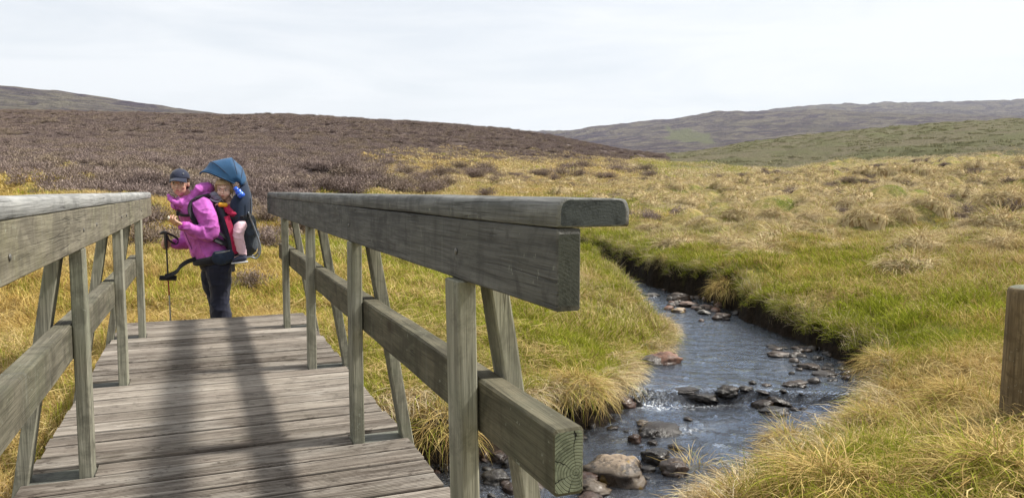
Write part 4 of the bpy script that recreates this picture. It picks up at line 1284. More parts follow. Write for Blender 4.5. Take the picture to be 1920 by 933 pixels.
def hand(bm, wrist, palm_dir, palm_n, size, curl, thumb_side=1, spread=0.0):
    """palm, four jointed fingers of unequal length and a thumb from the side of the palm.
    palm_dir: wrist -> knuckles; palm_n: out of the palm (fingers curl towards it)"""
    d = Vector(palm_dir).normalized(); n = Vector(palm_n); n = (n - d * n.dot(d)).normalized(); s = d.cross(n) * thumb_side
    w = Vector(wrist); k = size / 0.18
    pl = 0.085 * k
    for t in (0.15, 0.5, 0.85):
        for a in (-1, -0.33, 0.33, 1):
            ball(bm, w + d * pl * t + s * a * 0.026 * k * (0.8 + 0.25 * t), (0.016 * k,) * 3, 10)
    lens = [0.070, 0.078, 0.072, 0.056]
    for i in range(4):
        a = 0.027 - 0.018 * i
        base = w + d * pl * (0.97 if i < 3 else 0.88) + s * a * k
        p = base; dirv = (d + s * (1.5 - i) * spread).normalized(); pts = [base - d * 0.02 * k, base]
        ang = 0
        for j, f in enumerate((0.45, 0.31, 0.24)):
            ang += curl[i] * (0.9, 1.15, 0.8)[j]
            dv = dirv * math.cos(ang) + n * math.sin(ang)
            p = p + dv * lens[i] * k * f; pts.append(p)
        limb(bm, pts, [0.0092 * k, 0.0092 * k, 0.0086 * k, 0.0078 * k, 0.0068 * k], 10)
    tb = w + d * 0.025 * k + s * 0.024 * k
    t1 = tb + (d * 0.55 + s * 0.75 + n * 0.35).normalized() * 0.036 * k
    t2 = t1 + (d * 0.85 + s * 0.05 + n * 0.65).normalized() * 0.030 * k
    t3 = t2 + (d * 0.75 - s * 0.35 + n * 0.7).normalized() * 0.022 * k
    limb(bm, [tb, t1, t2, t3], [0.0125 * k, 0.0115 * k, 0.010 * k, 0.008 * k], 10)

def woman():
    root = place(tag(empty('person'), 'woman in magenta jacket and navy cap leaning forward with a trekking pole, beyond the deck', 'person'))
    hc = W_(341, 343, -0.03); q = (Matrix.Rotation(R_(-15), 3, 'Z') @ Matrix.Rotation(R_(4), 3, 'X')).to_quaternion()
    RX, RY, RZ = 0.074, 0.088, 0.112
    # ---- continuous body
    bm = bmesh.new()
    head(bm, hc, RX, RY, RZ, q)
    limb(bm, [hc + Vector((0.012, 0.03, -0.06)), W_(352, 368, 0.03), W_(368, 384, 0.02)], [0.052, 0.052, 0.066])
    limb(bm, [W_(372, 386, 0.01), W_(378, 410), W_(388, 440), W_(398, 470), W_(404, 490)], [0.11, 0.135, 0.125, 0.125, 0.12], 18, 0.85, (0, 1, 0))
    eln = W_(391, 436, -0.20); wrn = W_(346, 421, -0.25)
    limb(bm, [W_(381, 386, -0.16), W_(388, 410, -0.20), eln, W_(368, 430, -0.235), wrn], [0.058, 0.05, 0.043, 0.04, 0.026])
    elf = W_(350, 452, 0.19); wrf = W_(322, 455, 0.12)
    limb(bm, [W_(366, 386, 0.17), W_(356, 415, 0.20), elf, W_(336, 456, 0.16), wrf], [0.058, 0.05, 0.042, 0.036, 0.026])
    for (hx, kx, ax, yy) in ((410, 406, 412, -0.085), (399, 397, 402, 0.085)):
        limb(bm, [W_(hx, 490, yy), W_(hx - 4, 515, yy), W_(kx, 560, yy), W_(ax, 600, yy), W_(ax, 642, yy)], [0.095, 0.085, 0.056, 0.052, 0.036])
        limb(bm, [W_(ax + 3, 647, yy), W_(ax - 10, 649, yy), W_(ax - 30, 650, yy)], [0.034, 0.034, 0.028])
    # near hand: raised, palm up towards her mouth, fingertips pinched
    hand(bm, wrn, W_(327, 411, -0.26) - wrn, Vector((-0.25, 0.35, 0.9)), 0.175, (0.35, 0.45, 0.6, 0.7), 1)
    # far hand: wrapped round the pole handle
    hand(bm, wrf, Vector((-1, -0.1, 0.08)), Vector((-0.1, -1, -0.05)), 0.17, (1.25, 1.3, 1.3, 1.3), -1)
    fuse('body', bm, 0.0042, M_SKIN, root, 3)
    face_parts(root, hc, RX, RY, RZ, q)
    # ---- hair tied back, showing below the cap
    bm = bmesh.new()
    def at(x, y, z): return hc + q @ Vector((x, y, z))
    ball(bm, at(0, 0.026, 0.016), (0.078, 0.084, 0.106), 20, q)
    for s in (-1, 1):
        limb(bm, [at(s * 0.066, -0.022, 0.045), at(s * 0.072, 0.0, 0.0), at(s * 0.066, 0.02, -0.045)], [0.010, 0.009, 0.006], 10)
    limb(bm, [at(0, 0.09, 0.0), at(0.01, 0.115, -0.05), at(0.015, 0.10, -0.12)], [0.035, 0.032, 0.012])
    fuse('hair', bm, 0.006, M_HAIR, root, 2, 0.003, 60)
    # ---- cap: crown and curved peak
    bm = bmesh.new()
    ret = bmesh.ops.create_uvsphere(bm, u_segments=28, v_segments=16, radius=1.0)
    for v in list(bm.verts):
        if v.co.z < -0.02: bm.verts.remove(v)
    for v in bm.verts: v.co = at(v.co.x * 0.084, 0.010 + v.co.y * 0.098, 0.040 + v.co.z * 0.088)
    cap = obj('cap', bm, M_CAPN, root, True)
    cs = cap.modifiers.new('t', 'SOLIDIFY'); cs.thickness = 0.003
    bm = bmesh.new(); rows = []
    for i in range(7):
        t = i / 6; row = []
        for j in range(13):
            a = R_(-62 + 124 * j / 12)
            rr = 0.090 + 0.062 * t * math.cos(a) ** 0.6
            row.append(bm.verts.new(at(math.sin(a) * (0.080 + 0.004 * t), -math.cos(a) * rr + 0.006, 0.046 - 0.022 * t - 0.020 * (math.sin(a) ** 2) * (0.5 + t))))
        rows.append(row)
    for a, b in zip(rows[:-1], rows[1:]):
        for j in range(12): bm.faces.new((a[j], a[j + 1], b[j + 1], b[j]))
    pk = obj('peak', bm, M_CAPN, cap, True); ps = pk.modifiers.new('t', 'SOLIDIFY'); ps.thickness = 0.004
    bm = bmesh.new(); ball(bm, at(0, 0.010, 0.130), (0.007, 0.007, 0.004), 10); obj('button', bm, M_CAPN, cap, True)
    bm = bmesh.new(); ball(bm, at(0.052, -0.060, 0.085), (0.006, 0.003, 0.007), 8); obj('emblem', bm, M_POLEG, cap, True)
    # ---- jacket
    bm = bmesh.new()
    rings = []
    for px, py, a, b, dx in ((397, 481, 0.158, 0.162, 0.12), (392, 468, 0.168, 0.170, 0.15), (384, 440, 0.168, 0.168, 0.28), (377, 415, 0.172, 0.175, 0.30), (371, 394, 0.168, 0.185, 0.25), (368, 380, 0.140, 0.170, 0.2), (364, 370, 0.095, 0.105, 0.2), (358, 364, 0.072, 0.08, 0.3)):
        rings.append((W_(px, py, 0.0), (-dx, 0, 1), a, b, (1, 0, 0)))
    loft(bm, rings, 28)
    limb(bm, [W_(380, 386, -0.13), W_(388, 404, -0.19), W_(394, 430, -0.205), W_(385, 438, -0.215)], [0.088, 0.082, 0.076, 0.070])
    limb(bm, [W_(391, 434, -0.21), W_(370, 431, -0.23), W_(352, 423, -0.245), W_(345, 420, -0.25)], [0.074, 0.062, 0.047, 0.040])
    limb(bm, [W_(364, 388, 0.13), W_(354, 415, 0.19), W_(352, 447, 0.20), W_(346, 456, 0.19)], [0.085, 0.078, 0.070, 0.062])
    limb(bm, [W_(352, 452, 0.20), W_(338, 457, 0.165), W_(325, 456, 0.13)], [0.062, 0.050, 0.040])
    # gathered collar and the dropped hood behind the neck
    limb(bm, [W_(320, 368, -0.05), W_(327, 376, -0.085), W_(341, 382, -0.10), W_(356, 377, -0.11), W_(368, 364, -0.09)], [0.020, 0.026, 0.030, 0.030, 0.034])
    limb(bm, [W_(320, 366, -0.02), W_(325, 374, 0.05), W_(340, 372, 0.10), W_(362, 364, 0.10)], [0.020, 0.024, 0.026, 0.034])
    limb(bm, [W_(366, 368, -0.10), W_(376, 355, -0.10), W_(390, 351, -0.04), W_(393, 353, 0.05), W_(376, 358, 0.11)], [0.036, 0.044, 0.050, 0.050, 0.04])
    ball(bm, W_(379, 366, 0.0), (0.10, 0.12, 0.07), 16)
    ball(bm, W_(335, 384, -0.02), (0.055, 0.09, 0.05), 16)
    ball(bm, W_(346, 380, -0.03), (0.07, 0.09, 0.045), 16)
    fuse('jacket', bm, 0.0075, M_JACKET, root, 3, 0.013, 10.5, 3, 0.8)
    for c, r, d in ((W_(344.5, 420, -0.25), 0.040, wrn - W_(352, 424, -0.245)), (W_(324, 456, 0.128), 0.039, Vector((-1, -0.3, 0.05)))):
        bm = bmesh.new(); d = d.normalized()
        loft(bm, [(c - d * 0.012, d, r + 0.001, r + 0.001, (0, 1, 0)), (c, d, r + 0.003, r + 0.003, (0, 1, 0)), (c + d * 0.012, d, r - 0.002, r - 0.002, (0, 1, 0))], 16)
        bmesh.ops.recalc_face_normals(bm, faces=bm.faces[:]); obj('cuff', bm, M_JACKETD, root, True)
    tube('zip_line', [W_(329, 378, -0.10), W_(334, 396, -0.115), W_(346, 430, -0.10), W_(360, 466, -0.09)], 0.0035, M_ZIP, root, 6)
    # ---- trousers
    bm = bmesh.new()
    loft(bm, [(W_(398, 472, 0), (0, 0, 1), 0.152, 0.155, (1, 0, 0)), (W_(404, 490, 0), (0, 0, 1), 0.160, 0.165, (1, 0, 0)), (W_(406, 507, 0), (0.1, 0, 1), 0.145, 0.16, (1, 0, 0))], 24)
    limb(bm, [W_(408, 498, -0.08), W_(408, 525, -0.085), W_(408, 555, -0.085), W_(409, 580, -0.085), W_(414, 604, -0.085), W_(414, 640, -0.085)], [0.118, 0.102, 0.082, 0.085, 0.078, 0.066])
    limb(bm, [W_(399, 498, 0.08), W_(395, 525, 0.085), W_(398, 555, 0.085), W_(403, 580, 0.085), W_(405, 604, 0.085), W_(406, 640, 0.085)], [0.115, 0.098, 0.074, 0.074, 0.070, 0.062])
    fuse('trousers', bm, 0.0075, M_NAVY, root, 4, 0.010, 10.0, 5, 0.6)
    for ax, yy in ((414, -0.085), (406, 0.085)):
        bm = bmesh.new()
        limb(bm, [W_(ax + 1, 630, yy), W_(ax + 1, 645, yy)], [0.052, 0.052])
        limb(bm, [W_(ax + 5, 647, yy), W_(ax - 12, 648, yy), W_(ax - 34, 650, yy)], [0.044, 0.044, 0.034])
        bt = fuse('boot', bm, 0.007, M_BOOT, root, 3)
    return root
woman()

def tag_root(name, label, cat):
    return place(tag(empty(name), label, cat))

def pole():
    r = tag_root('trekking_pole', 'upright trekking pole with black handle and red lower section in the woman\'s hand', 'trekking pole')
    y = 0.055
    X = 311.5
    tube('upper_shaft', [W_(X, 445, y), W_(X + 1.0, 516, y)], 0.0078, M_POLE, r)
    tube('middle_shaft', [W_(X + 1.0, 514, y), W_(X + 2.2, 551, y)], 0.0068, M_POLER, r)
    tube('lower_shaft', [W_(X + 2.2, 549, y), W_(X + 3.6, 640, y)], 0.0066, M_POLEG, r)
    tube('tip', [W_(X + 3.6, 638, y), W_(X + 3.8, 653, y)], [0.005, 0.002], M_METAL, r)
    bm = bmesh.new(); ball(bm, W_(X + 3.5, 634, y), (0.03, 0.03, 0.004), 16); obj('basket', bm, M_POLE, r, True)
    bm = bmesh.new()
    limb(bm, [W_(X, 462, y), W_(X - 0.4, 450, y), W_(X - 0.6, 438, y)], [0.014, 0.016, 0.015], 12)
    limb(bm, [W_(X + 3, 436, y), W_(X - 3, 434, y), W_(X - 10, 436, y)], [0.013, 0.016, 0.010], 12)
    fuse('grip', bm, 0.004, M_POLE, r, 2)
    bm = bmesh.new(); ball(bm, W_(X + 1.0, 515, y), (0.012, 0.012, 0.02), 12); obj('clamp', bm, M_POLE, r, True)
    ribbon('wrist_strap', [W_(X + 3, 436, y), W_(X + 13, 441, y + 0.02), W_(X + 22, 449, y + 0.03), W_(X + 17, 456, y + 0.04), W_(X + 6, 449, y - 0.015), W_(X + 2, 440, y)], 0.022, 0.003, M_BLACK, r, (0.1, 0.6, 0.8))
pole()

def snack():
    bm = bmesh.new(); ball(bm, W_(321, 405, -0.265), (0.011, 0.009, 0.016), 12)
    for v in bm.verts: v.co += Vector((0.002 * math.sin(v.co.z * 400), 0, 0))
    o = obj('snack', bm, M_WHITE, None, True)
    o.location = (WALK.x, WALK.y, WALK_Z); o.rotation_euler = (0, 0, WALK_ROT)
    tag(o, 'small whitish snack held between the woman\'s fingertips', 'snack')
snack()

def carrier():
    r = tag_root('child_carrier', 'blue-hooded framed child carrier strapped to the woman\'s back', 'child carrier')
    # padded back panel along her spine
    bm = bmesh.new()
    loft(bm, [(W_(440, 488, 0), (-0.25, 0, 1), 0.040, 0.15, (1, 0, 0)), (W_(434, 460, 0), (-0.3, 0, 1), 0.062, 0.165, (1, 0, 0)), (W_(425, 425, 0), (-0.28, 0, 1), 0.058, 0.16, (1, 0, 0)), (W_(414, 390, 0), (-0.25, 0, 1), 0.046, 0.15, (1, 0, 0)), (W_(408, 368, 0), (-0.2, 0, 1), 0.022, 0.13, (1, 0, 0))], 22)
    fuse('back_panel', bm, 0.009, M_SLATE, r, 4, 0.006, 16, 2)
    # shoulder straps: over the shoulder, down the chest, back under the arm
    for s, yy in ((-1, -0.115), (1, 0.115)):
        ribbon('shoulder_strap', [W_(412, 374, yy * 0.8), W_(400, 366.5, yy), W_(382, 366, yy * 1.12), W_(366, 373, yy * 1.35), W_(359, 387, yy * 1.6), W_(362, 403, yy * 1.75), W_(376, 428, yy * 1.72), W_(402, 446, yy * 1.62), W_(424, 456, yy * 1.3)] if s < 0 else
               [W_(410, 374, yy * 0.8), W_(394, 364, yy), W_(374, 366, yy * 1.2), W_(352, 378, yy * 1.5), W_(346, 400, yy * 1.6), W_(362, 432, yy * 1.7), W_(400, 450, yy * 1.6), W_(424, 458, yy * 1.3)],
               0.048, 0.012, M_BLACK, r, lambda t: (0.55 * math.sin(t * 3.0), 1.0 - 0.55 * t, 0.25 + 0.5 * t))
    ribbon('chest_strap', [W_(363, 401, -0.195), W_(350, 402, -0.185), W_(339, 400, -0.135), W_(334, 395, -0.02), W_(340, 397, 0.13)], 0.026, 0.005, M_BLACK, r, (0.1, 0, 1))
    boxy('chest_buckle', W_(337, 399, -0.115), (0.035, 0.02, 0.035), M_BLACK, r)
    ribbon('stabiliser_strap', [W_(400, 427, -0.185), W_(410, 434, -0.19), W_(424, 446, -0.17)], 0.022, 0.004, M_BLACK, r, (0.3, 0.3, 1))
    # hip belt with pouch and its long trailing end
    bm = bmesh.new()
    n = 30; vs = []
    for k in range(n):
        a = 2 * math.pi * k / n
        c = Vector(W_(400, 484, 0)) + Vector((0.172 * math.cos(a), 0.178 * math.sin(a), 0.030 * math.cos(a)))
        o = Vector((math.cos(a), math.sin(a), 0))
        h = 0.042 + 0.012 * math.cos(a)
        vs.append([bm.verts.new(c + o * x + Vector((0, 0, z))) for x, z in ((0.014, h * 0.8), (0.018, 0), (0.014, -h * 0.8), (0.0, -h), (-0.012, 0), (0.0, h))])
    for k in range(n):
        a, b = vs[k], vs[(k + 1) % n]
        for j in range(6): bm.faces.new((a[j], a[(j + 1) % 6], b[(j + 1) % 6], b[j]))
    bmesh.ops.recalc_face_normals(bm, faces=bm.faces[:]); obj('hip_belt', bm, M_BLACK, r, True)
    pch = None
    bm = bmesh.new()
    limb(bm, [W_(404, 479, -0.185), W_(416, 480, -0.195), W_(430, 476, -0.165)], [0.060, 0.070, 0.055], 16, 0.5, (0, 0, 1))
    pch = fuse('belt_pouch', bm, 0.007, M_NAVYD, r, 4, 0.005, 20, 4)
    ribbon('pouch_zip', [W_(402, 471, -0.222), W_(416, 469, -0.236), W_(429, 467, -0.205)], 0.007, 0.004, M_POLEG, pch, (0, 0, 1))
    ribbon('trailing_strap', [W_(366, 482, -0.10), W_(350, 487, -0.10), W_(338, 495, -0.08), W_(330, 505, -0.06), W_(319, 511, -0.03), W_(308, 514, -0.01)], 0.040, 0.005, M_BLACK, r, (0.35, 0.1, 1))
    boxy('strap_buckle', W_(313.5, 517.5, -0.005), (0.145, 0.02, 0.045), M_BLACK, r, Euler((0, 0.05, 0)).to_quaternion())
    # seat pod and crimson trim round the child
    bm = bmesh.new()
    loft(bm, [(W_(448, 474, 0), (0.0, 0, 1), 0.06, 0.10, (1, 0, 0)), (W_(450, 458, 0), (0, 0, 1), 0.10, 0.13, (1, 0, 0)), (W_(455, 432, 0), (0.0, 0, 1), 0.12, 0.145, (1, 0, 0)), (W_(456, 412, 0), (0, 0, 1), 0.115, 0.145, (1, 0, 0))], 22)
    fuse('seat_pod', bm, 0.009, M_SLATE, r, 3, 0.007, 14, 6)
    ribbon('side_trim', [W_(425, 404, -0.165), W_(432, 428, -0.175), W_(437, 450, -0.172), W_(440, 474, -0.155)], 0.050, 0.010, M_CRIM, r, (1, 0.2, 0.1))
    ribbon('side_trim', [W_(425, 404, 0.165), W_(432, 428, 0.175), W_(437, 450, 0.172), W_(440, 474, 0.155)], 0.050, 0.010, M_CRIM, r, (1, -0.2, 0.1))
    # curved shell behind and beside the child
    bm = bmesh.new(); rows = []
    for i in range(9):
        t = i / 8
        py = 338 + (408 - 338) * t
        cx = 443 + 5 * t + 2 * math.sin(t * 3.14); row = []
        for j in range(21):
            ext = 58 + 72 * float(sstep(0.05, 0.62, t))
            a = R_(-ext + 2 * ext * j / 20)
            fr = 0.092 + 0.016 * math.sin(t * 3.1) + 0.01 * t
            row.append(bm.verts.new(W_(cx, py, 0) + Vector((math.cos(a) * fr, math.sin(a) * (0.158 + 0.008 * t), 0.05 * (1 - math.cos(a)) * (0.2 - t) - 0.006 * math.sin(9 * t + 3 * a)))))
        rows.append(row)
    for a, b in zip(rows[:-1], rows[1:]):
        for j in range(20): bm.faces.new((a[j], a[j + 1], b[j + 1], b[j]))
    sh = obj('side_shell', bm, M_NAVYD, r, True); m = sh.modifiers.new('t', 'SOLIDIFY'); m.thickness = 0.012
    # sun canopy: a fan of fabric over three bows
    hinge = W_(448, 345, 0)
    keys = [(0.0, W_(378, 327, 0)), (0.33, W_(397, 306, 0)), (0.62, W_(438, 297, 0)), (0.82, W_(457, 314, 0)), (1.0, W_(464, 342, 0))]
    def bow(t, ph):
        for (t0, p0), (t1, p1) in zip(keys[:-1], keys[1:]):
            if t <= t1:
                u = (t - t0) / (t1 - t0); v = (p0 - hinge) * (1 - u) + (p1 - hinge) * u
                l = (p0 - hinge).length * (1 - u) + (p1 - hinge).length * u
                v = v.normalized() * l * (1 - 0.05 * math.sin(u * math.pi)); break
        c = math.cos(ph); s = math.sin(ph)
        k = abs(s) ** 1.7
        return hinge + v * (abs(c) ** 0.75) + Vector((0.010 * k, s * 0.172, -0.012 * k + 0.040 * abs(math.sin(2 * ph)) * (1 - t)))
    bm = bmesh.new(); rows = []
    for i in range(19):
        t = i / 18
        rows.append([bm.verts.new(bow(t, R_(-86 + 172 * j / 20))) for j in range(21)])
    for a, b in zip(rows[:-1], rows[1:]):
        for j in range(20): bm.faces.new((a[j], a[j + 1], b[j + 1], b[j]))
    cn = obj('canopy', bm, M_BLUE, r, True); m = cn.modifiers.new('t', 'SOLIDIFY'); m.thickness = 0.005
    for t in (0.0, 0.33, 0.62, 0.82, 1.0):
        tube('canopy_bow', [bow(t, R_(-86 + 172 * j / 10)) for j in range(11)], 0.0055 if t else 0.007, M_NAVYD if t else M_BLUE, cn, 8)
    # lower luggage bag and kick-stand hoop
    bm = bmesh.new()
    limb(bm, [W_(461, 414, 0), W_(465, 440, 0), W_(466, 462, 0), W_(460, 476, 0)], [0.085, 0.10, 0.085, 0.05], 18, 1.0)
    for v in bm.verts: v.co.y *= 1.45
    fuse('luggage_bag', bm, 0.009, M_SLATE, r, 3, 0.012, 12, 8)
    for yy in (-0.14, 0.14):
        tube('frame_tube', [W_(466, 398, yy), W_(474, 420, yy), W_(483, 446, yy), W_(487, 464, yy), W_(485, 477, yy), W_(478, 484, yy), W_(466, 481, yy), W_(446, 486, yy)], 0.0085, M_METAL, r)
    tube('frame_foot', [W_(485, 477, -0.14), W_(486, 478, 0), W_(485, 477, 0.14)], 0.009, M_BLACK, r)
    ribbon('waist_strap', [W_(428, 407, -0.160), W_(440, 408, -0.172), W_(456, 405, -0.165), W_(468, 402, -0.12)], 0.020, 0.006, M_BLACK, r, (0, 0, 1))
    boxy('strap_clip', W_(453, 406, -0.175), (0.03, 0.014, 0.028), M_BLACK, r)
    for t0, t1 in (((452, 372), (436, 400)), ((470, 372), (470, 400))):
        tube('canopy_tie', [W_(t0[0], t0[1], -0.165), W_(t1[0], t1[1], -0.168)], 0.004, M_BLACK, r, 6)
carrier()

def child():
    r = tag_root('person', 'fair-haired toddler in crimson top and pale pink leggings sitting in the carrier', 'person')
    hc = W_(422, 355, -0.06); q = (Matrix.Rotation(R_(-12), 3, 'Z') @ Matrix.Rotation(R_(7), 3, 'X')).to_quaternion()
    RX, RY, RZ = 0.066, 0.074, 0.090
    bm = bmesh.new()
    head(bm, hc, RX, RY, RZ, q, 0.8)
    for s in (-1, 1): ball(bm, hc + q @ Vector((s * 0.035, -0.040, -0.032)), 0.026, 14)
    limb(bm, [hc + Vector((0.01, 0.01, -0.06)), W_(432, 382, 0)], [0.036, 0.04])
    limb(bm, [W_(434, 386, 0), W_(440, 405, 0), W_(446, 425, 0)], [0.075, 0.09, 0.09])
    wrn = W_(420, 384, -0.115)
    limb(bm, [W_(434, 386, -0.08), W_(438, 398, -0.125), W_(430, 394, -0.125), wrn], [0.032, 0.028, 0.025, 0.019])
    hand(bm, wrn, Vector((-1, -0.15, 0.42)), Vector((0.1, -0.3, -1)), 0.098, (0.5, 0.6, 0.6, 0.6), -1)
    wrf = W_(416, 386, 0.05)
    limb(bm, [W_(432, 388, 0.08), W_(428, 398, 0.11), wrf], [0.032, 0.028, 0.018])
    hand(bm, wrf, Vector((-1, -0.4, 0.2)), Vector((0, -0.3, -1)), 0.095, (0.5, 0.6, 0.6, 0.6), 1)
    for s in (-1, 1):
        limb(bm, [W_(452, 424, s * 0.07), W_(448, 428, s * 0.15), W_(447, 445, s * 0.17), W_(452, 474, s * 0.165)], [0.05, 0.045, 0.036, 0.026])
        limb(bm, [W_(451, 480, s * 0.165), W_(438, 484, s * 0.165)], [0.024, 0.022])
    fuse('body', bm, 0.0038, M_SKINC, r, 2)
    face_parts(r, hc, RX, RY, RZ, q, simple_mat('child_lips', (0.55, 0.20, 0.18), 0.45))
    bm = bmesh.new()
    ball(bm, hc + q @ Vector((0, 0.018, 0.016)), (0.072, 0.074, 0.092), 20, q)
    for k in range(9):
        a = -0.9 + 1.8 * k / 8
        limb(bm, [hc + q @ Vector((0.05 * a, -0.030, 0.088)), hc + q @ Vector((0.066 * a, -0.066 + 0.02 * abs(a), 0.060)), hc + q @ Vector((0.074 * a, -0.072 + 0.03 * abs(a), 0.034))], [0.008, 0.006, 0.003], 8)
    for s in (-1, 1):
        limb(bm, [hc + q @ Vector((s * 0.064, -0.02, 0.05)), hc + q @ Vector((s * 0.071, -0.01, 0.0)), hc + q @ Vector((s * 0.068, 0.0, -0.045))], [0.012, 0.012, 0.006], 8)
    fuse('hair', bm, 0.0045, M_HAIRC, r, 1, 0.003, 70)
    # top
    bm = bmesh.new()
    loft(bm, [(W_(448, 430, 0), (-0.2, 0, 1), 0.105, 0.125, (1, 0, 0)), (W_(444, 410, 0), (-0.2, 0, 1), 0.10, 0.12, (1, 0, 0)), (W_(438, 392, 0), (-0.2, 0, 1), 0.09, 0.11, (1, 0, 0)), (W_(433, 382, 0), (-0.2, 0, 1), 0.055, 0.07, (1, 0, 0))], 20)
    limb(bm, [W_(435, 388, -0.09), W_(440, 400, -0.135), W_(432, 396, -0.135), W_(423, 387, -0.12)], [0.044, 0.042, 0.036, 0.027])
    limb(bm, [W_(433, 389, 0.09), W_(430, 398, 0.12), W_(419, 388, 0.06)], [0.044, 0.040, 0.026])
    fuse('top', bm, 0.006, M_CRIM, r, 3, 0.007, 18, 2)
    for s in (-1, 1):
        bm = bmesh.new()
        limb(bm, [W_(454, 420, s * 0.08), W_(449, 424, s * 0.15), W_(446, 438, s * 0.175), W_(448, 456, s * 0.175), W_(453, 474, s * 0.172)], [0.056, 0.056, 0.050, 0.045, 0.036])
        fuse('legging', bm, 0.006, M_PINK, r, 3, 0.006, 20, 3 + s)
        bm = bmesh.new()
        limb(bm, [W_(455, 482, s * 0.172), W_(446, 483, s * 0.175), W_(437, 486, s * 0.178)], [0.036, 0.036, 0.028], 14, 0.8, (0, 1, 0))
        limb(bm, [W_(453, 476, s * 0.172), W_(453, 483, s * 0.172)], [0.034, 0.036], 14)
        sh = fuse('shoe', bm, 0.005, M_SHOE, r, 2)
        boxy('sole', W_(446.5, 490, s * 0.175), (0.145, 0.062, 0.014), M_SOLE, sh, Euler((0, -0.08, 0)).to_quaternion(), 0.006)
child()

def small_things():
    r = tag_root('toy', 'yellow plastic toy in the toddler\'s hand', 'toy')
    bm = bmesh.new(); limb(bm, [W_(413, 383, -0.15), W_(424, 383.5, -0.15)], [0.020, 0.020], 14)
    for v in bm.verts: v.co = Vector((v.co.x, v.co.y, v.co.z))
    bmesh.ops.recalc_face_normals(bm, faces=bm.faces[:]); obj('barrel', bm, M_YELL, r, True)
    bm = bmesh.new(); ball(bm, W_(424.5, 383.5, -0.152), (0.008, 0.017, 0.017), 14); obj('end_cap', bm, M_POLE, r, True)
    r = tag_root('drinking_bottle', 'small bright blue bottle hanging on the side of the carrier beside the toddler\'s face', 'bottle')
    a = W_(441, 351, -0.185); b = W_(456, 369, -0.19); d = (b - a).normalized()
    bm = bmesh.new()
    ks = ((0.30, 0.018), (0.34, 0.026), (0.42, 0.030), (0.60, 0.027), (0.75, 0.031), (0.93, 0.031), (1.0, 0.024))
    loft(bm, [(a + (b - a) * t, d, rr, rr, (0, 1, 0)) for t, rr in ks], 18)
    bmesh.ops.recalc_face_normals(bm, faces=bm.faces[:]); obj('bottle_body', bm, M_BOTTLE, r, True)
    bm = bmesh.new()
    loft(bm, [(a + (b - a) * t, d, rr, rr, (0, 1, 0)) for t, rr in ((0.0, 0.010), (0.05, 0.018), (0.24, 0.020), (0.30, 0.021))], 16)
    bmesh.ops.recalc_face_normals(bm, faces=bm.faces[:]); obj('lid', bm, M_BOTTLE, r, True)
    bm = bmesh.new()
    loft(bm, [(a + (b - a) * t, d, rr, rr, (0, 1, 0)) for t, rr in ((0.62, 0.0285), (0.70, 0.031))], 18, False)
    obj('band', bm, M_BOTTLEL, r, True)
    r = tag_root('sun_hat', 'grey knitted hat hanging between the woman\'s hood and the toddler', 'hat')
    bm = bmesh.new(); ball(bm, W_(403, 366, -0.115), (0.040, 0.036, 0.034), 16); ball(bm, W_(408, 371, -0.125), (0.034, 0.030, 0.026), 16)
    fuse('crown', bm, 0.005, M_GREYC, r, 3, 0.004, 30, 2)
    ribbon('hat_brim', [W_(395, 372, -0.145), W_(402, 376, -0.150), W_(411, 377, -0.150), W_(416, 372, -0.13)], 0.014, 0.006, M_GREYC, r, (0, 0.3, 1))
small_things()
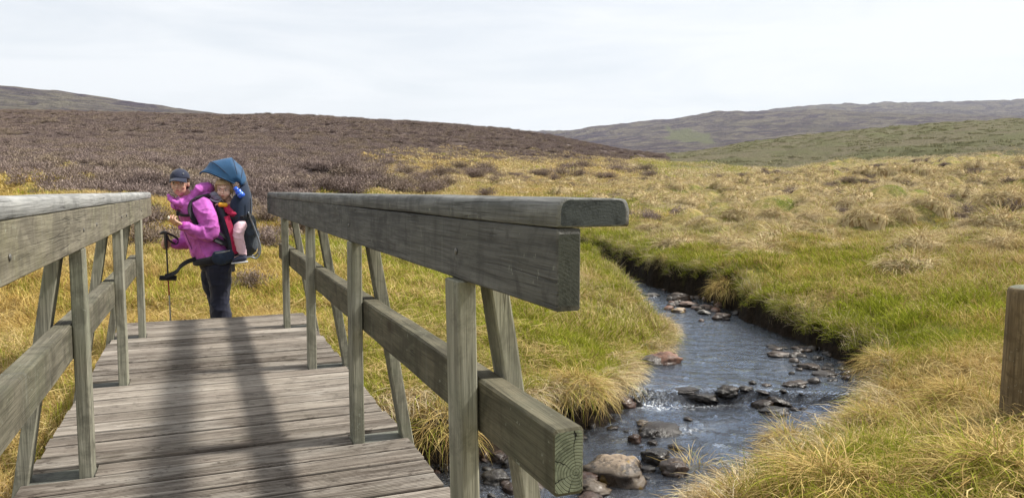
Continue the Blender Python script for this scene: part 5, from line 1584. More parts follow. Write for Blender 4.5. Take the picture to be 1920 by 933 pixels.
# ------------------------------------------------------------------ vegetation
def blade_mesh(name, n, radius, lmin, lmax, width, arch, segs=4, comb=(0, 0), comb_s=0.0, spread=0.5, seed=1, inner=0.0, dome=0.0, power=1.0, curl=0.22, tilt=0.12, tilt_r=0.0):
    """n ribbon blades rooted in a disc; each rises, then arches over by `arch` radians along its length"""
    g = np.random.default_rng(seed)
    rr = radius * np.sqrt(inner + (1 - inner) * g.random(n)); th = g.random(n) * 2 * math.pi
    root = np.stack([rr * np.cos(th), rr * np.sin(th), dome * (1 - (rr / max(radius, 1e-6)) ** 2)], -1)
    out = th + g.normal(0, 0.9, n)
    dirx = np.cos(out) * spread * (0.35 + rr / radius) + comb[0] * comb_s; diry = np.sin(out) * spread * (0.35 + rr / radius) + comb[1] * comb_s
    heading = np.arctan2(diry, dirx) + g.normal(0, 0.45, n)
    L = lmin + (lmax - lmin) * g.random(n) ** power
    tilt0 = np.abs(g.normal(tilt, 0.22, n)) + 0.25 * np.hypot(dirx, diry) + tilt_r * (rr / radius)
    arc = arch * (0.35 + 0.9 * g.random(n))
    curlv = g.normal(0, curl, n)
    P = root.copy()
    pts = []
    side = np.stack([-np.sin(heading), np.cos(heading), np.zeros(n)], -1)
    tw = g.normal(0, 0.5, n)
    side = side * np.cos(tw)[:, None] + np.stack([np.zeros(n), np.zeros(n), np.ones(n)], -1) * np.sin(tw)[:, None] * 0.7
    for s in range(segs + 1):
        pts.append(P.copy())
        a = tilt0 + arc * ((s + 0.5) / segs) ** 1.3
        hd = heading + curlv * s
        stp = (L / segs)[:, None] * np.stack([np.cos(hd) * np.sin(a), np.sin(hd) * np.sin(a), np.cos(a)], -1)
        P = P + stp
    W = width * (0.6 + 0.7 * g.random(n))
    nv = 2 * segs + 1
    V = np.empty((n, nv, 3)); T = np.empty((n, nv))
    for s in range(segs):
        w = (W * (1.0 - 0.65 * (s / segs)) / 2)[:, None]
        V[:, 2 * s] = pts[s] - side * w; V[:, 2 * s + 1] = pts[s] + side * w
        T[:, 2 * s] = T[:, 2 * s + 1] = s / segs
    V[:, -1] = pts[segs]; T[:, -1] = 1
    faces = []; counts = []
    base = (np.arange(n) * nv)[:, None]
    loops = []
    for s in range(segs - 1):
        loops.append((base + np.array([[2 * s, 2 * s + 1, 2 * s + 3, 2 * s + 2]]), 4))
    loops.append((base + np.array([[2 * segs - 2, 2 * segs - 1, 2 * segs]]), 3))
    fl = np.concatenate([a.ravel() for a, _ in loops]); ct = np.concatenate([np.full(n, c) for _, c in loops])
    return bake(name, V.reshape(-1, 3), fl, ct, T.ravel(), np.repeat(g.random(n), nv))

def with_dome(me, radius, height, seed):
    """the matted heart of a tussock under its loose blades"""
    g = np.random.default_rng(seed)
    nv = len(me.vertices); co = np.empty(nv * 3, dtype=np.float32); me.vertices.foreach_get('co', co)
    bt = np.empty(nv, dtype=np.float32); me.attributes['bt'].data.foreach_get('value', bt)
    br = np.empty(nv, dtype=np.float32); me.attributes['br'].data.foreach_get('value', br)
    fl = np.empty(len(me.loops), dtype=np.int32); me.loops.foreach_get('vertex_index', fl)
    ct = np.empty(len(me.polygons), dtype=np.int32); me.polygons.foreach_get('loop_total', ct)
    R, A = 5, 16
    V = []; B = []
    for i in range(R + 1):
        e = (math.pi / 2) * i / R
        for j in range(A):
            a = 2 * math.pi * j / A
            k = 1 + 0.12 * g.normal()
            k2 = 1 + 0.2 * math.sin(2 * a + seed) + 0.12 * math.sin(3 * a + 2 * seed)
            V.append((radius * math.sin(e) * math.cos(a) * k * k2, radius * math.sin(e) * math.sin(a) * k * k2, height * (math.cos(e) + 0.15 * math.sin(2 * e) * math.cos(a - seed)) * k - (0.05 if i < R else 0.40))); B.append(0.3 + 0.4 * g.random())
    F = []
    for i in range(R):
        for j in range(A): F += [nv + i * A + j, nv + (i + 1) * A + j, nv + (i + 1) * A + (j + 1) % A, nv + i * A + (j + 1) % A]
    out = bake(me.name, np.concatenate([co.reshape(-1, 3), np.array(V)]), np.concatenate([fl, F]), np.concatenate([ct, np.full(R * A, 4)]),
               np.concatenate([bt, np.full(len(V), 0.16)]), np.concatenate([br, np.array(B)]))
    return out

def bake(name, V, fl, ct, bt, br):
    me = bpy.data.meshes.new(name)
    me.vertices.add(len(V)); me.vertices.foreach_set('co', V.astype(np.float32).ravel())
    me.loops.add(len(fl)); me.loops.foreach_set('vertex_index', fl.astype(np.int32))
    me.polygons.add(len(ct)); me.polygons.foreach_set('loop_start', np.concatenate([[0], np.cumsum(ct)[:-1]]).astype(np.int32))
    me.polygons.foreach_set('use_smooth', np.ones(len(ct), dtype=bool))
    me.update(calc_edges=True)
    for nm, arr in (('bt', bt), ('br', br)):
        a = me.attributes.new(nm, 'FLOAT', 'POINT'); a.data.foreach_set('value', arr.astype(np.float32))
    return me

def shrub_mesh(name, n_stem, radius, height, sprigs, sprig_len, sprig_w, seed=1, flat=1.0):
    """heather: stems fanned from the root, each carrying short upright sprigs"""
    g = np.random.default_rng(seed)
    V = []; T = []; B = []
    for i in range(n_stem):
        th = g.random() * 6.283; el = (g.random() ** 0.7)
        lean = el * 1.25
        L = height * (0.75 + 0.35 * g.random()) * (1 + 0.25 * el)
        d = np.array([math.cos(th) * math.sin(lean) * radius / height, math.sin(th) * math.sin(lean) * radius / height, math.cos(lean * 0.85) * flat])
        side = np.array([-math.sin(th), math.cos(th), 0]) * 0.006 * (sprig_w / 0.02)
        tip = d * L
        b = g.random()
        V += [np.zeros(3) - side, np.zeros(3) + side, tip]; T += [0, 0, 0.35]; B += [b] * 3
        for j in range(sprigs):
            t = 0.35 + 0.65 * g.random()
            p = d * L * t + g.normal(0, 0.035 * radius / 0.3, 3)
            p[2] = max(p[2], 0.0)
            u = g.normal(0, 0.55, 3) + np.array([d[0] * 0.6, d[1] * 0.6, 1.0]); u /= np.linalg.norm(u)
            w = np.cross(u, g.normal(0, 1, 3)); w /= np.linalg.norm(w)
            sl = sprig_len * (0.6 + 0.8 * g.random()); sw = sprig_w * (0.6 + 0.8 * g.random())
            V += [p - w * sw / 2, p + w * sw / 2, p + u * sl]
            k = 0.35 + 0.65 * t
            T += [k * 0.8, k * 0.8, k]; B += [b * 0.5 + 0.5 * g.random()] * 3
    n = len(V) // 3
    return bake(name, np.array(V), np.arange(3 * n), np.full(n, 3), np.array(T), np.array(B))

def blade_material(name, const_green=None, dark=1.0):
    t = NT(name)
    br = t.attr('br'); bt = t.attr('bt')
    if const_green is None:
        grn = t.attr('green', kind='INSTANCER'); gold = t.attr('gold', kind='INSTANCER')
    else:
        v = t.node('ShaderNodeValue'); v.outputs[0].default_value = const_green[0]; grn = v.outputs[0]
        v = t.node('ShaderNodeValue'); v.outputs[0].default_value = const_green[1]; gold = v.outputs[0]
    n = t.noise(t.pos(), 2.2, 4, 0.6)
    isg = t.math('MULTIPLY_ADD', t.math('SUBTRACT', t.math('ADD', grn, t.math('MULTIPLY', t.math('SUBTRACT', n, 0.5), 0.9)), br), 6.0)
    isg.node.inputs[2].default_value = 0.5; isg.node.use_clamp = True
    rr = t.math('FRACT', t.math('MULTIPLY', br, 13.7))
    straw_p = t.mix(rr, (0.36, 0.28, 0.17), (0.76, 0.66, 0.46))
    straw_g = t.mix(rr, (0.32, 0.205, 0.05), (0.70, 0.53, 0.19))
    straw = t.mix(gold, straw_p, straw_g)
    brown = t.mix(rr, (0.20, 0.12, 0.05), (0.33, 0.21, 0.09))
    straw = t.mix(t.ramp(t.math('FRACT', t.math('MULTIPLY', br, 5.3)), [(0.78, 0), (0.88, 0.8)]), straw, brown)
    green = t.mix(rr, (0.11, 0.135, 0.011), (0.39, 0.415, 0.050))
    c = t.mix(isg, straw, green)
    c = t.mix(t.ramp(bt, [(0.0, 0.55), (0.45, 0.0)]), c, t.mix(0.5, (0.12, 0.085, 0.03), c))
    if dark != 1.0: c = t.mix(1.0, c, (dark, dark, dark), 'MULTIPLY')
    df = t.node('ShaderNodeBsdfDiffuse'); t.link(c, df.inputs['Color'])
    tl = t.node('ShaderNodeBsdfTranslucent'); t.link(c, tl.inputs['Color'])
    ms = t.node('ShaderNodeMixShader'); ms.inputs['Fac'].default_value = 0.22
    t.link(df.outputs[0], ms.inputs[1]); t.link(tl.outputs[0], ms.inputs[2])
    return t.finish(ms.outputs[0])

def heather_leaf_material():
    t = NT('heather_twigs')
    br = t.attr('br'); bt = t.attr('bt')
    rnd = t.node('ShaderNodeObjectInfo').outputs['Random']
    n = t.noise(t.pos(), 0.35, 4, 0.6)
    pur = t.mix(br, (0.180, 0.138, 0.124), (0.38, 0.30, 0.27))
    brn = t.mix(br, (0.20, 0.15, 0.105), (0.47, 0.385, 0.27))
    c = t.mix(t.ramp(n, [(0.47, 0), (0.66, 1)]), pur, brn)
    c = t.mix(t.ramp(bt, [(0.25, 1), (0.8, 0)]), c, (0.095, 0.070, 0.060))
    c = t.mix(t.ramp(rnd, [(0.0, 0.35), (0.5, 0.0)]), c, (0.07, 0.05, 0.045))
    df = t.node('ShaderNodeBsdfDiffuse'); t.link(c, df.inputs['Color'])
    return t.finish(df.outputs[0])

M_GRASS = blade_material('grass_blades')
M_TUSS = blade_material('tussock_blades', (0.14, 0.30))
M_TUSSG = blade_material('golden_tussock_blades', (0.16, 0.85))
M_HTH = heather_leaf_material()
def dark_rush_material():
    t = NT('dark_rushes')
    c = t.mix(t.attr('br'), (0.19, 0.19, 0.10), (0.38, 0.35, 0.21))
    df = t.node('ShaderNodeBsdfDiffuse'); t.link(c, df.inputs['Color'])
    return t.finish(df.outputs[0])
M_RUSH = dark_rush_material()

def scatter(name, templates, mats, pts, rot, scl, idx, attrs, label, cat):
    """one stuff object: template tufts set out on points by a geometry node tree"""
    coll = bpy.data.collections.new(name + '_tufts')
    for k, (me, m) in enumerate(zip(templates, mats)):
        if not me.materials: me.materials.append(m)
        coll.objects.link(bpy.data.objects.new('%s_tuft_%02d' % (name, k), me))
    me = bpy.data.meshes.new(name)
    me.vertices.add(len(pts)); me.vertices.foreach_set('co', pts.astype(np.float32).ravel())
    def fa(nm, arr, ty='FLOAT', key='value'):
        a = me.attributes.new(nm, ty, 'POINT'); a.data.foreach_set(key, np.ascontiguousarray(arr).ravel())
    fa('rot', rot.astype(np.float32), 'FLOAT_VECTOR', 'vector')
    fa('scl', scl.astype(np.float32))
    fa('idx', idx.astype(np.int32), 'INT')
    for k, v in attrs.items(): fa(k, v.astype(np.float32))
    o = link_mesh(name, me, mats[0])
    ng = bpy.data.node_groups.new(name + '_scatter', 'GeometryNodeTree')
    ng.interface.new_socket(name='Geometry', in_out='INPUT', socket_type='NodeSocketGeometry')
    ng.interface.new_socket(name='Geometry', in_out='OUTPUT', socket_type='NodeSocketGeometry')
    N = ng.nodes; Lk = ng.links
    gi = N.new('NodeGroupInput'); go = N.new('NodeGroupOutput')
    ci = N.new('GeometryNodeCollectionInfo'); ci.inputs['Collection'].default_value = coll
    ci.inputs['Separate Children'].default_value = True; ci.inputs['Reset Children'].default_value = True
    ip = N.new('GeometryNodeInstanceOnPoints'); ip.inputs['Pick Instance'].default_value = True
    def na(nm, ty):
        a = N.new('GeometryNodeInputNamedAttribute'); a.data_type = ty; a.inputs['Name'].default_value = nm
        return a.outputs['Attribute']
    Lk.new(gi.outputs[0], ip.inputs['Points']); Lk.new(ci.outputs[0], ip.inputs['Instance'])
    Lk.new(na('idx', 'INT'), ip.inputs['Instance Index'])
    er = N.new('FunctionNodeEulerToRotation'); Lk.new(na('rot', 'FLOAT_VECTOR'), er.inputs[0])
    Lk.new(er.outputs[0], ip.inputs['Rotation'])
    Lk.new(na('scl', 'FLOAT'), ip.inputs['Scale'])
    Lk.new(ip.outputs[0], go.inputs[0])
    md = o.modifiers.new('scatter', 'NODES'); md.node_group = ng
    tag(o, label, cat, kind='stuff')
    return o

def polar_points(r0, r1, dens, half=47, seed=1):
    """random points in the wedge of ground in front of the bridge end, dens per square metre"""
    g = np.random.default_rng(seed)
    a = R_(half)
    n = int(a * (r1 * r1 - r0 * r0) * dens)
    r = np.sqrt(r0 * r0 + (r1 * r1 - r0 * r0) * g.random(n)); az = YAW + (g.random(n) * 2 - 1) * a
    return r * np.sin(az), r * np.cos(az)

def green_field(x, y, sd):
    az = np.arctan2(x, y); d = np.hypot(x, y)
    g = 0.34 + 0.30 * vnoise(x * 0.5, y * 0.5, 91) + 0.22 * vnoise(x * 1.4, y * 1.4, 92)
    spit = np.exp(-(((x - 3.5) / 3.2) ** 2 + ((y - 9.0) / 3.8) ** 2))
    g = g + 0.42 * spit
    nearbank = sstep(1.5, 2.5, x) * (1 - sstep(3.5, 5.6, y - 0.15 * x))
    g = g - 0.17 * nearbank
    rb = (x > 6.5) & (sd < 1.4)
    g = g + 0.34 * rb * (1 - sstep(0.4, 1.2, sd)) + 0.02 * ((x > 5) & (d < 16))
    g = g + 0.42 * np.exp(-((az - 0.53) / 0.07) ** 2 - ((d - 36) / 12) ** 2)
    right = sstep(0.42, 0.72, az) * sstep(13, 22, d)
    hum = np.maximum(0, vnoise(x * 0.75 + 0.3 * y, y * 0.75, 5)); hum2 = np.maximum(0, vnoise(x * 0.33, y * 0.30, 8))
    ms = moor_share(x, y)
    g = g + right * (0.12 - 0.3 * hum2) - 0.75 * ms * sstep(0.15, 0.6, mounds(x, y))
    g = g - 0.27 * (az < 0.10)
    g = g - 0.35 * sstep(35, 50, d) * (az < 0.55)
    g = g + 0.10 * (1 - sstep(16, 26, d)) * (az > 0.5)
    return g
def gold_field(x, y, sd):
    az = np.arctan2(x, y); d = np.hypot(x, y)
    g = 0.55 + 0.3 * vnoise(x * 0.4, y * 0.4, 93)
    g = g - 0.45 * sstep(16, 34, d) * sstep(0.45, 0.65, az)
    g = g + 0.3 * (az < 0.15)
    g = g - 0.8 * moor_share(x, y) * sstep(0.15, 0.6, mounds(x, y)) + 0.45 * moor_share(x, y) * (1 - sstep(0.0, 0.3, mounds(x, y)))
    return np.clip(g, 0, 1)
def clear_of_bridge(x, y):
    return ~((x > -0.78) & (x < 0.95) & (y > 1.0) & (y < 6.98))
def normal_tilt(x, y, e=0.15):
    zx = (terrain(x + e, y) - terrain(x - e, y)) / (2 * e); zy = (terrain(x, y + e) - terrain(x, y - e)) / (2 * e)
    return zx, zy

def build_grass():
    T = []
    # 0-3 fine near tufts, 4-7 long arching near straw, 8-10 mid, 11-12 mid long, 13-14 far, 15 very far
    for k in range(4): T.append(blade_mesh('a%d' % k, 40, 0.10, 0.06, 0.17, 0.0052, 1.6, 4, (-1, 0.2), 0.25, 0.6, 100 + k))
    for k in range(4): T.append(blade_mesh('b%d' % k, 40, 0.10, 0.14, 0.36, 0.0054, 2.3, 6, (-1, -0.2), 0.35, 0.8, 110 + k, power=1.3))
    for k in range(3): T.append(blade_mesh('c%d' % k, 44, 0.17, 0.08, 0.21, 0.0088, 1.3, 3, (-1, 0.2), 0.25, 0.6, 120 + k))
    for k in range(2): T.append(blade_mesh('d%d' % k, 50, 0.16, 0.16, 0.36, 0.0080, 1.9, 4, (-1, -0.2), 0.35, 0.8, 130 + k))
    for k in range(2): T.append(blade_mesh('e%d' % k, 60, 0.36, 0.08, 0.19, 0.018, 1.3, 3, (-1, 0), 0.3, 0.9, 140 + k, dome=0.14, tilt=0.4, tilt_r=0.5))
    T.append(blade_mesh('f0', 70, 0.85, 0.12, 0.26, 0.042, 1.2, 2, (-1, 0), 0.3, 0.9, 150, dome=0.35, tilt=0.4, tilt_r=0.5))
    P = []; RT = []; S = []; I = []; G = []; GO = []
    g = np.random.default_rng(55)
    def add(x, y, ids, smin, smax, extra=None, hz_lim=1.0, zoff=-0.012):
        sd = stream_sd(x, y)
        hz, rz = zone(x, y)
        keep = (sd > np.where((x > 6.0) & (y > 5.8), 0.17, 0.12)) & clear_of_bridge(x, y) & (rz < 1.04) & (hollow_mask(x, y) < 0.3)
        keep &= (hz < 0.82 + 0.5 * g.random(len(x))) if hz_lim == 1.0 else (hz < hz_lim)
        if extra is not None: keep &= extra(x, y, sd)
        keep &= g.random(len(x)) < 1 - 0.72 * moor_share(x, y) * (1 - sstep(0.05, 0.4, mounds(x, y)))
        x, y, sd = x[keep], y[keep], sd[keep]
        z = terrain(x, y, sd) + zoff
        n = len(x)
        zx, zy = normal_tilt(x, y)
        zx = np.clip(zx, -0.9, 0.9); zy = np.clip(zy, -0.9, 0.9)
        yaw = g.normal(0, 0.9, n)
        P.append(np.stack([x, y, z], -1)); S.append((smin + (smax - smin) * g.random(n)) * (1 - 0.42 * moor_share(x, y)))
        RT.append(np.stack([np.arctan(zy) * 0.7, -np.arctan(zx) * 0.7, yaw], -1))
        I.append(g.choice(ids, n)); G.append(green_field(x, y, sd) + g.normal(0, 0.12, n)); GO.append(gold_field(x, y, sd) + g.normal(0, 0.12, n))
    x, y = polar_points(0.6, 9.5, 150, 52, 201); add(x, y, [0, 1, 2, 3], 0.7, 1.25)
    def strawy(x, y, sd):
        f = 0.5 - 0.9 * (green_field(x, y, sd) - 0.35) + 0.5 * vnoise(x * 1.1, y * 1.1, 95)
        return f > g.random(len(x))
    x, y = polar_points(0.6, 9.5, 75, 52, 202); add(x, y, [4, 5, 6, 7], 0.5, 1.0, strawy)
    x, y = polar_points(9.5, 23, 60, 46, 203); add(x, y, [8, 9, 10], 0.7, 1.3)
    x, y = polar_points(9.5, 23, 18, 46, 204); add(x, y, [11, 12], 0.6, 1.2, strawy)
    x, y = polar_points(23, 62, 14, 44, 205); add(x, y, [13, 14], 0.6, 1.3)
    x, y = polar_points(62, 128, 2.6, 42, 206); add(x, y, [15], 0.6, 1.4)
    # scattered rushes, and dead litter lying flat
    def sprinkle(r0, r1, dens, ids, smin, smax, seed, gv, gd, cond):
        x, y = polar_points(r0, r1, dens, 50, seed)
        sd = stream_sd(x, y); k = (sd > 0.15) & clear_of_bridge(x, y) & cond(x, y)
        x, y, sd = x[k], y[k], sd[k]; n = len(x)
        P.append(np.stack([x, y, terrain(x, y, sd)], -1)); S.append(g.uniform(smin, smax, n))
        RT.append(np.stack([g.normal(0, 0.1, n), g.normal(0, 0.1, n), g.random(n) * 6.28], -1))
        I.append(g.choice(ids, n)); G.append(np.full(n, gv)); GO.append(np.full(n, gd))
    sprinkle(1.5, 13, 16, [19, 20], 0.6, 1.1, 701, 1.6, 0.5, lambda x, y: vnoise(x * 0.9, y * 0.9, 97) > 0.05)
    sprinkle(1.5, 12, 34, [21, 22], 0.7, 1.3, 702, -1.0, 0.7, lambda x, y: vnoise(x * 1.3, y * 1.3, 98) > -0.1)
    # ribbons hanging over the cut banks
    def bank(n, ids, smin, smax, lo, hi, seed, green=None, cond=None, lean=0.9):
        gg = np.random.default_rng(seed)
        xs = gg.uniform(-3, 10.3, n * 14); ys = gg.uniform(1.0, 19, n * 14)
        sd = stream_sd(xs, ys)
        k = (sd > lo) & (sd < hi) & clear_of_bridge(xs, ys)
        if cond is not None: k &= cond(xs, ys)
        xs, ys, sd = xs[k], ys[k], sd[k]
        e = 0.12
        gx = stream_sd(xs + e, ys) - stream_sd(xs - e, ys); gy = stream_sd(xs, ys + e) - stream_sd(xs, ys - e)
        th = np.arctan2(-gy, -gx)                         # towards the water
        m = len(xs)
        z = terrain(xs, ys, sd) - 0.01
        P.append(np.stack([xs, ys, z], -1)); S.append(gg.uniform(smin, smax, m))
        RT.append(np.stack([np.zeros(m), np.full(m, lean) * gg.uniform(0.5, 1.2, m), th + gg.normal(0, 0.3, m)], -1))
        I.append(gg.choice(ids, m))
        gf = green_field(xs, ys, sd) if green is None else np.full(m, green)
        G.append(gf + gg.normal(0, 0.15, m)); GO.append(np.full(m, 0.25) + gg.normal(0, 0.2, m))
    bank(3600, [16, 17, 18], 0.7, 1.15, 0.13, 0.34, 301, green=0.06, cond=lambda x, y: (y < 9.5) & (x < 6.1))
    bank(1100, [16, 17, 18], 0.6, 1.0, 0.13, 0.30, 302, green=0.35, cond=lambda x, y: (y >= 6) & (x > 6.0) & (vnoise(x * 1.1, y * 1.1, 96) > 0.15))
    bank(1500, [4, 5, 6, 7], 0.5, 0.9, 0.06, 0.2, 303, green=0.35, lean=1.2)
    bank(2200, [0, 1, 2, 3, 4], 0.8, 1.3, 0.07, 0.22, 304, green=0.75, lean=0.8, cond=lambda x, y: (y > 5.8) & (x > 5.8))
    for k in range(3): T.append(blade_mesh('h%d' % k, 40, 0.07, 0.20, 0.42, 0.0065, 1.6, 6, (1, 0), 1.6, 0.35, 160 + k, curl=0.08))
    for k in range(2): T.append(blade_mesh('i%d' % k, 16, 0.10, 0.16, 0.40, 0.0050, 0.5, 4, (0, 0), 0.0, 0.6, 170 + k, curl=0.05))
    for k in range(2): T.append(blade_mesh('j%d' % k, 34, 0.16, 0.08, 0.24, 0.0055, 0.5, 4, (-1, 0), 0.2, 0.8, 180 + k, tilt=1.25, dome=0.08, curl=0.3))
    P = np.concatenate(P); RT = np.concatenate(RT); S = np.concatenate(S); I = np.concatenate(I); G = np.concatenate(G); GO = np.concatenate(GO)
    print('grass tufts', len(P))
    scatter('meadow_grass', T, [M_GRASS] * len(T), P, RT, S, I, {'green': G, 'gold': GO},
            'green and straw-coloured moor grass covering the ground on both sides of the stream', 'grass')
build_grass()

def build_heather_cover():
    T = [shrub_mesh('ha0', 46, 0.30, 0.34, 9, 0.060, 0.020, 1), shrub_mesh('ha1', 46, 0.34, 0.30, 9, 0.060, 0.020, 2), shrub_mesh('ha2', 40, 0.26, 0.40, 9, 0.065, 0.018, 3),
         shrub_mesh('hb0', 50, 0.55, 0.40, 12, 0.085, 0.030, 4), shrub_mesh('hb1', 50, 0.60, 0.34, 12, 0.085, 0.032, 5),
         shrub_mesh('hc0', 48, 1.20, 0.50, 14, 0.15, 0.075, 6), shrub_mesh('hc1', 48, 1.30, 0.44, 14, 0.15, 0.080, 7)]
    g = np.random.default_rng(66)
    P = []; RT = []; S = []; I = []
    def add(r0, r1, dens, ids, smin, smax, seed, jit=0.30):
        x, y = polar_points(r0, r1, dens, 45, seed)
        hz, rz = zone(x, y); sd = stream_sd(x, y)
        keep = (hz > 1.04 - jit * g.random(len(x)) ** 2) & (rz < 0.99) & (sd > 0.5) & (hollow_mask(x, y) < 0.4)
        # gaps where pale grass shows through
        keep &= vnoise(x * 0.22, y * 0.22, 71) + 0.5 * vnoise(x * 0.7, y * 0.7, 72) > -0.95 + 0.5 * (hz < 1.5)
        x, y = x[keep], y[keep]; n = len(x)
        P.append(np.stack([x, y, terrain(x, y) - 0.03], -1)); S.append(smin + (smax - smin) * g.random(n) ** 1.5)
        RT.append(np.stack([g.normal(0, 0.12, n), g.normal(0, 0.12, n), g.random(n) * 6.28], -1)); I.append(g.choice(ids, n))
    add(10, 42, 6.5, [0, 1, 2], 0.6, 1.35, 401)
    add(42, 105, 3.2, [3, 4], 0.5, 1.1, 402)
    add(105, 235, 0.85, [5, 6], 0.4, 0.85, 403, 0.1)
    # low heather scattered through the rough grass on the right
    x, y = polar_points(16, 75, 2.6, 42, 404)
    az = np.arctan2(x, y); d = np.hypot(x, y)
    hz, rz = zone(x, y)
    keep = (az > 0.30) & (hz < 0.9) & (stream_sd(x, y) > 1) & (vnoise(x * 0.16, y * 0.28, 73) + 0.35 * vnoise(x * 0.6, y * 0.6, 74) + 0.45 * (az > 0.66) * sstep(22, 40, d) - 0.9 * mounds(x, y) + 1.6 * np.exp(-((az - 0.715) / 0.05) ** 2 - ((d - 68) / 7) ** 2) > 0.25)
    x, y, d = x[keep], y[keep], d[keep]; n = len(x)
    P.append(np.stack([x, y, terrain(x, y) - 0.04], -1)); S.append(g.uniform(0.5, 1.1, n) * np.where(d > 35, 0.7, 1.0))
    RT.append(np.stack([np.zeros(n), np.zeros(n), g.random(n) * 6.28], -1)); I.append(np.where(d > 35, g.choice([3, 4], n), g.choice([0, 1, 2], n)))
    P = np.concatenate(P); print('heather clumps', len(P))
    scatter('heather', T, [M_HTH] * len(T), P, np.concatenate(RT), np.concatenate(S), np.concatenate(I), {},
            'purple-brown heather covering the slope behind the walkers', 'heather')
build_heather_cover()

def build_ridge_cover():
    T = [blade_mesh('ra0', 60, 0.9, 0.3, 0.7, 0.10, 1.2, 2, (-1, 0), 0.2, 0.8, 171), blade_mesh('ra1', 60, 1.3, 0.3, 0.6, 0.13, 1.2, 2, (-1, 0), 0.2, 0.8, 172)]
    g = np.random.default_rng(67)
    x, y = polar_points(86, 345, 0.2, 42, 405)
    hz, rz = zone(x, y)
    keep = (rz > 0.98) & (0.6 * vnoise(x * 0.05, y * 0.09, 75) + 0.8 * vnoise(x * 0.2, y * 0.3, 76) > -0.35)
    x, y = x[keep], y[keep]; n = len(x)
    print('ridge tufts', n)
    scatter('rush_tufts', T, [M_RUSH] * 2, np.stack([x, y, terrain(x, y) - 0.1], -1), np.stack([np.zeros(n), np.zeros(n), g.random(n) * 6.28], -1),
            g.uniform(0.4, 1.0, n), g.integers(0, 2, n), {}, 'dark rushes and rough grass over the low ridge on the right', 'rushes')
build_ridge_cover()

# ------------------------------------------------------------------ tussocks: each one a thing of its own
TUSS_NEAR = [blade_mesh('tussock', 1000, 0.34, 0.20, 0.42, 0.0058, 1.3, 6, (-1, 0.1), 0.35, 1.1, 500 + k, dome=0.22, curl=0.10, tilt=0.6, tilt_r=0.8) for k in range(3)]
TUSS_MID = [with_dome(blade_mesh('tussock', 900, 0.46, 0.14, 0.32, 0.0080, 1.3, 4, (-1, 0.1), 0.35, 1.1, 510 + k, dome=0.24, curl=0.12, tilt=0.45, tilt_r=0.7), 0.36, 0.25, 530 + k) for k in range(3)]
TUSS_FAR = [with_dome(blade_mesh('tussock', 520, 0.52, 0.12, 0.26, 0.0135, 1.1, 3, (-1, 0.1), 0.35, 1.1, 520 + k, dome=0.26, curl=0.08, tilt=0.45, tilt_r=0.7), 0.40, 0.27, 540 + k) for k in range(2)]
for m in TUSS_NEAR: m.materials.append(M_TUSSG)
for m in TUSS_MID + TUSS_FAR: m.materials.append(M_TUSS)
def tussock(x, y, scale, label, group=None, seed=0, sz=1.0):
    d = math.hypot(x, y)
    rs = random.Random(seed * 31 + 7)
    me = rs.choice(TUSS_NEAR if d < 9 or group == 'large tussocks near the stream' else TUSS_MID if d < 24 else TUSS_FAR)
    o = bpy.data.objects.new('grass_tussock', me)
    COL.objects.link(o)
    o.location = (x, y, ground_z(x, y) - 0.05)
    o.scale = (scale * rs.uniform(0.9, 1.15), scale, scale * sz)
    o.rotation_euler = (0, 0, rs.gauss(0, 0.7))
    tag(o, label, 'tussock', group)
NAMED = [  # sight line, size, label
 ((1560, 930), 0.95, 'largest bleached grass tussock, at the bottom edge below the stream bend'),
 ((1300, 915), 0.85, 'golden grass tussock drooping over the near bank beside the lowest rocks'),
 ((1480, 838), 0.75, 'straw tussock on the near bank just right of the lower reach of water'),
 ((1640, 800), 0.75, 'flattened straw tussock midway between the stream bend and the round post'),
 ((1800, 760), 0.8, 'pale combed tussock immediately left of the round wooden post'),
 ((1858, 905), 0.95, 'shadowed bushy tussock at the foot of the round wooden post'),
 ((1365, 545), 0.85, 'brown shaggy tussock hanging over the shaded far bank of the stream'),
 ((1660, 690), 0.75, 'drooping straw tussock over the outer corner of the stream bend'),
 ((1480, 472), 0.85, 'small dark brown tussock alone in the green meadow above the stream'),
 ((1080, 735), 0.85, 'fringe of straw drooping over the grassy spit beside the lower rail end'),
 ((820, 815), 0.90, 'dense straw clump beneath the bridge edge beside the dark streamside stones'),
]
for i, ((px, py), s, lab) in enumerate(NAMED):
    x, y = on_ground(px, py)
    tussock(x, y, s, lab, 'large tussocks near the stream', i)
def moor_label(x, y):
    d = math.hypot(x, y); az = math.degrees(math.atan2(x, y) - YAW)
    side = 'above the far reach of the stream' if az < 8 else ('above the outer bend of the stream' if az < 18 else ('in the middle of the rough moor' if az < 26 else 'at the right edge, behind the round post'))
    row = 'low straw tussock alone in the green turf ' if d < 17 else ('large pale tussock in the front row ' if d < 27 else ('middling pale tussock halfway back ' if d < 40 else 'small pale tussock far back '))
    return row + side

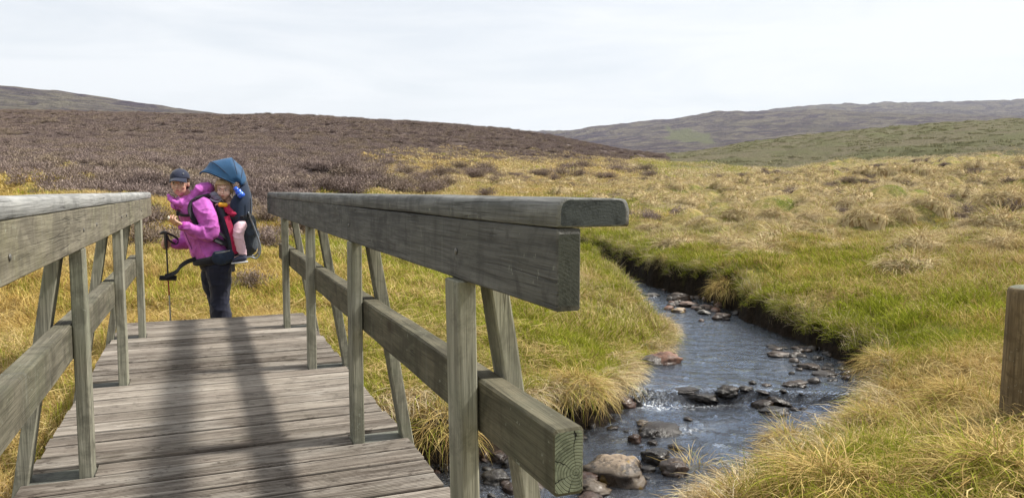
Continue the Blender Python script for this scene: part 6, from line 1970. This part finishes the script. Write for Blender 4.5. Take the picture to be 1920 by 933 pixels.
def field_tussocks():
    g = np.random.default_rng(88)
    x, y = polar_points(10.5, 62, 1.3, 37, 601)
    sd = stream_sd(x, y); hz, rz = zone(x, y); az = np.arctan2(x, y); d = np.hypot(x, y)
    w = sstep(0.48, 0.72, az) * (0.22 + 0.78 * sstep(15, 26, d)) + 0.16 * (az > 0.30)
    keep = (sd > 0.6) & (hz < 0.92) & (rz < 0.95) & (g.random(len(x)) < w) & ((moor_share(x, y) < 0.4) | (mounds(x, y) > 0.5))
    x, y, d = x[keep], y[keep], d[keep]
    order = np.argsort(d)
    px, py = [], []
    for k in order:
        if all((x[k] - a) ** 2 + (y[k] - b) ** 2 > 0.75 ** 2 * (1 + d[k] / 60) for a, b in zip(px[-60:], py[-60:])):
            px.append(x[k]); py.append(y[k])
        if len(px) >= 275: break
    for i, (a, b) in enumerate(zip(px, py)):
        tussock(a, b, g.uniform(0.75, 1.3) * (0.9 + 0.012 * math.hypot(a, b)), moor_label(a, b), 'pale tussocks across the right-hand moor', 100 + i, g.uniform(0.7, 1.1))
field_tussocks()

# heather bushes one can tell apart round the walkers and on the edge of the slope
HB = [shrub_mesh('heather_bush', 130, 0.42, 0.42, 14, 0.055, 0.014, 700 + k) for k in range(3)]
for m in HB: m.materials.append(M_HTH)
def heather_bushes():
    spots = [((505, 470), 1.1, 'brown heather bush between the child carrier and the right railing'),
             ((270, 465), 1.0, 'brown heather bush seen between the left railing and the trekking pole'),
             ((560, 440), 1.2, 'dark heather bush behind the far end of the right railing'),
             ((642, 322), 1.5, 'dark heather bush overhanging the black peat hollow above the right railing'),
             ((500, 420), 1.1, 'tall brown heather bush just right of the carrier canopy'),
             ((290, 425), 1.0, 'heather bush at the end of the left handrail beside the woman'),
             ((470, 545), 0.7, 'low heather bush in the grass right of the walkers near the deck end')]
    for i, ((px, py), s, lab) in enumerate(spots):
        x, y = on_ground(px, py)
        o = bpy.data.objects.new('heather_bush', HB[i % 3]); COL.objects.link(o)
        o.location = (x, y, ground_z(x, y) - 0.04); o.scale = (s, s, s); o.rotation_euler = (0, 0, i * 1.3)
        tag(o, lab, 'heather bush', 'heather bushes near the walkers')
    g = np.random.default_rng(99)
    n = 0
    for i in range(600):
        px = g.uniform(430, 1240); py = g.uniform(318, 372)
        x, y = on_ground(px, py)
        hz, rz = zone(np.array([x]), np.array([y]))
        if not (0.55 < hz[0] < 1.1): continue
        d = math.hypot(x, y)
        s = g.uniform(0.9, 1.6) * (1 + d / 90)
        o = bpy.data.objects.new('heather_bush', HB[i % 3]); COL.objects.link(o)
        o.location = (x, y, ground_z(x, y) - 0.05); o.scale = (s, s, s * 0.8); o.rotation_euler = (0, 0, g.random() * 6)
        tag(o, 'dark heather bush in pale grass below the slope ' + ('above the far half of the rail' if px < 700 else 'above the near half of the rail' if px < 1000 else 'right of the rail end'), 'heather bush', 'heather bushes along the foot of the slope')
        n += 1
        if n >= 60: break
heather_bushes()

# ------------------------------------------------------------------ thin air haze between here and the far hills
def haze():
    bm = bmesh.new()
    bmesh.ops.create_cube(bm, size=1.0)
    for v in bm.verts: v.co = Vector((v.co.x * 9400, v.co.y * 9400, (v.co.z + 0.5) * 433 - 2.4))
    t = NT('haze_air')
    pv = t.node('ShaderNodeVolumePrincipled')
    pv.inputs['Color'].default_value = (0.80, 0.88, 1.0, 1)
    pv.inputs['Density'].default_value = 0.00007
    pv.inputs['Anisotropy'].default_value = 0.3
    t.link(pv.outputs[0], t.out.inputs['Volume'])
    tag(obj('haze', bm, t.m), kind='stuff')
haze()
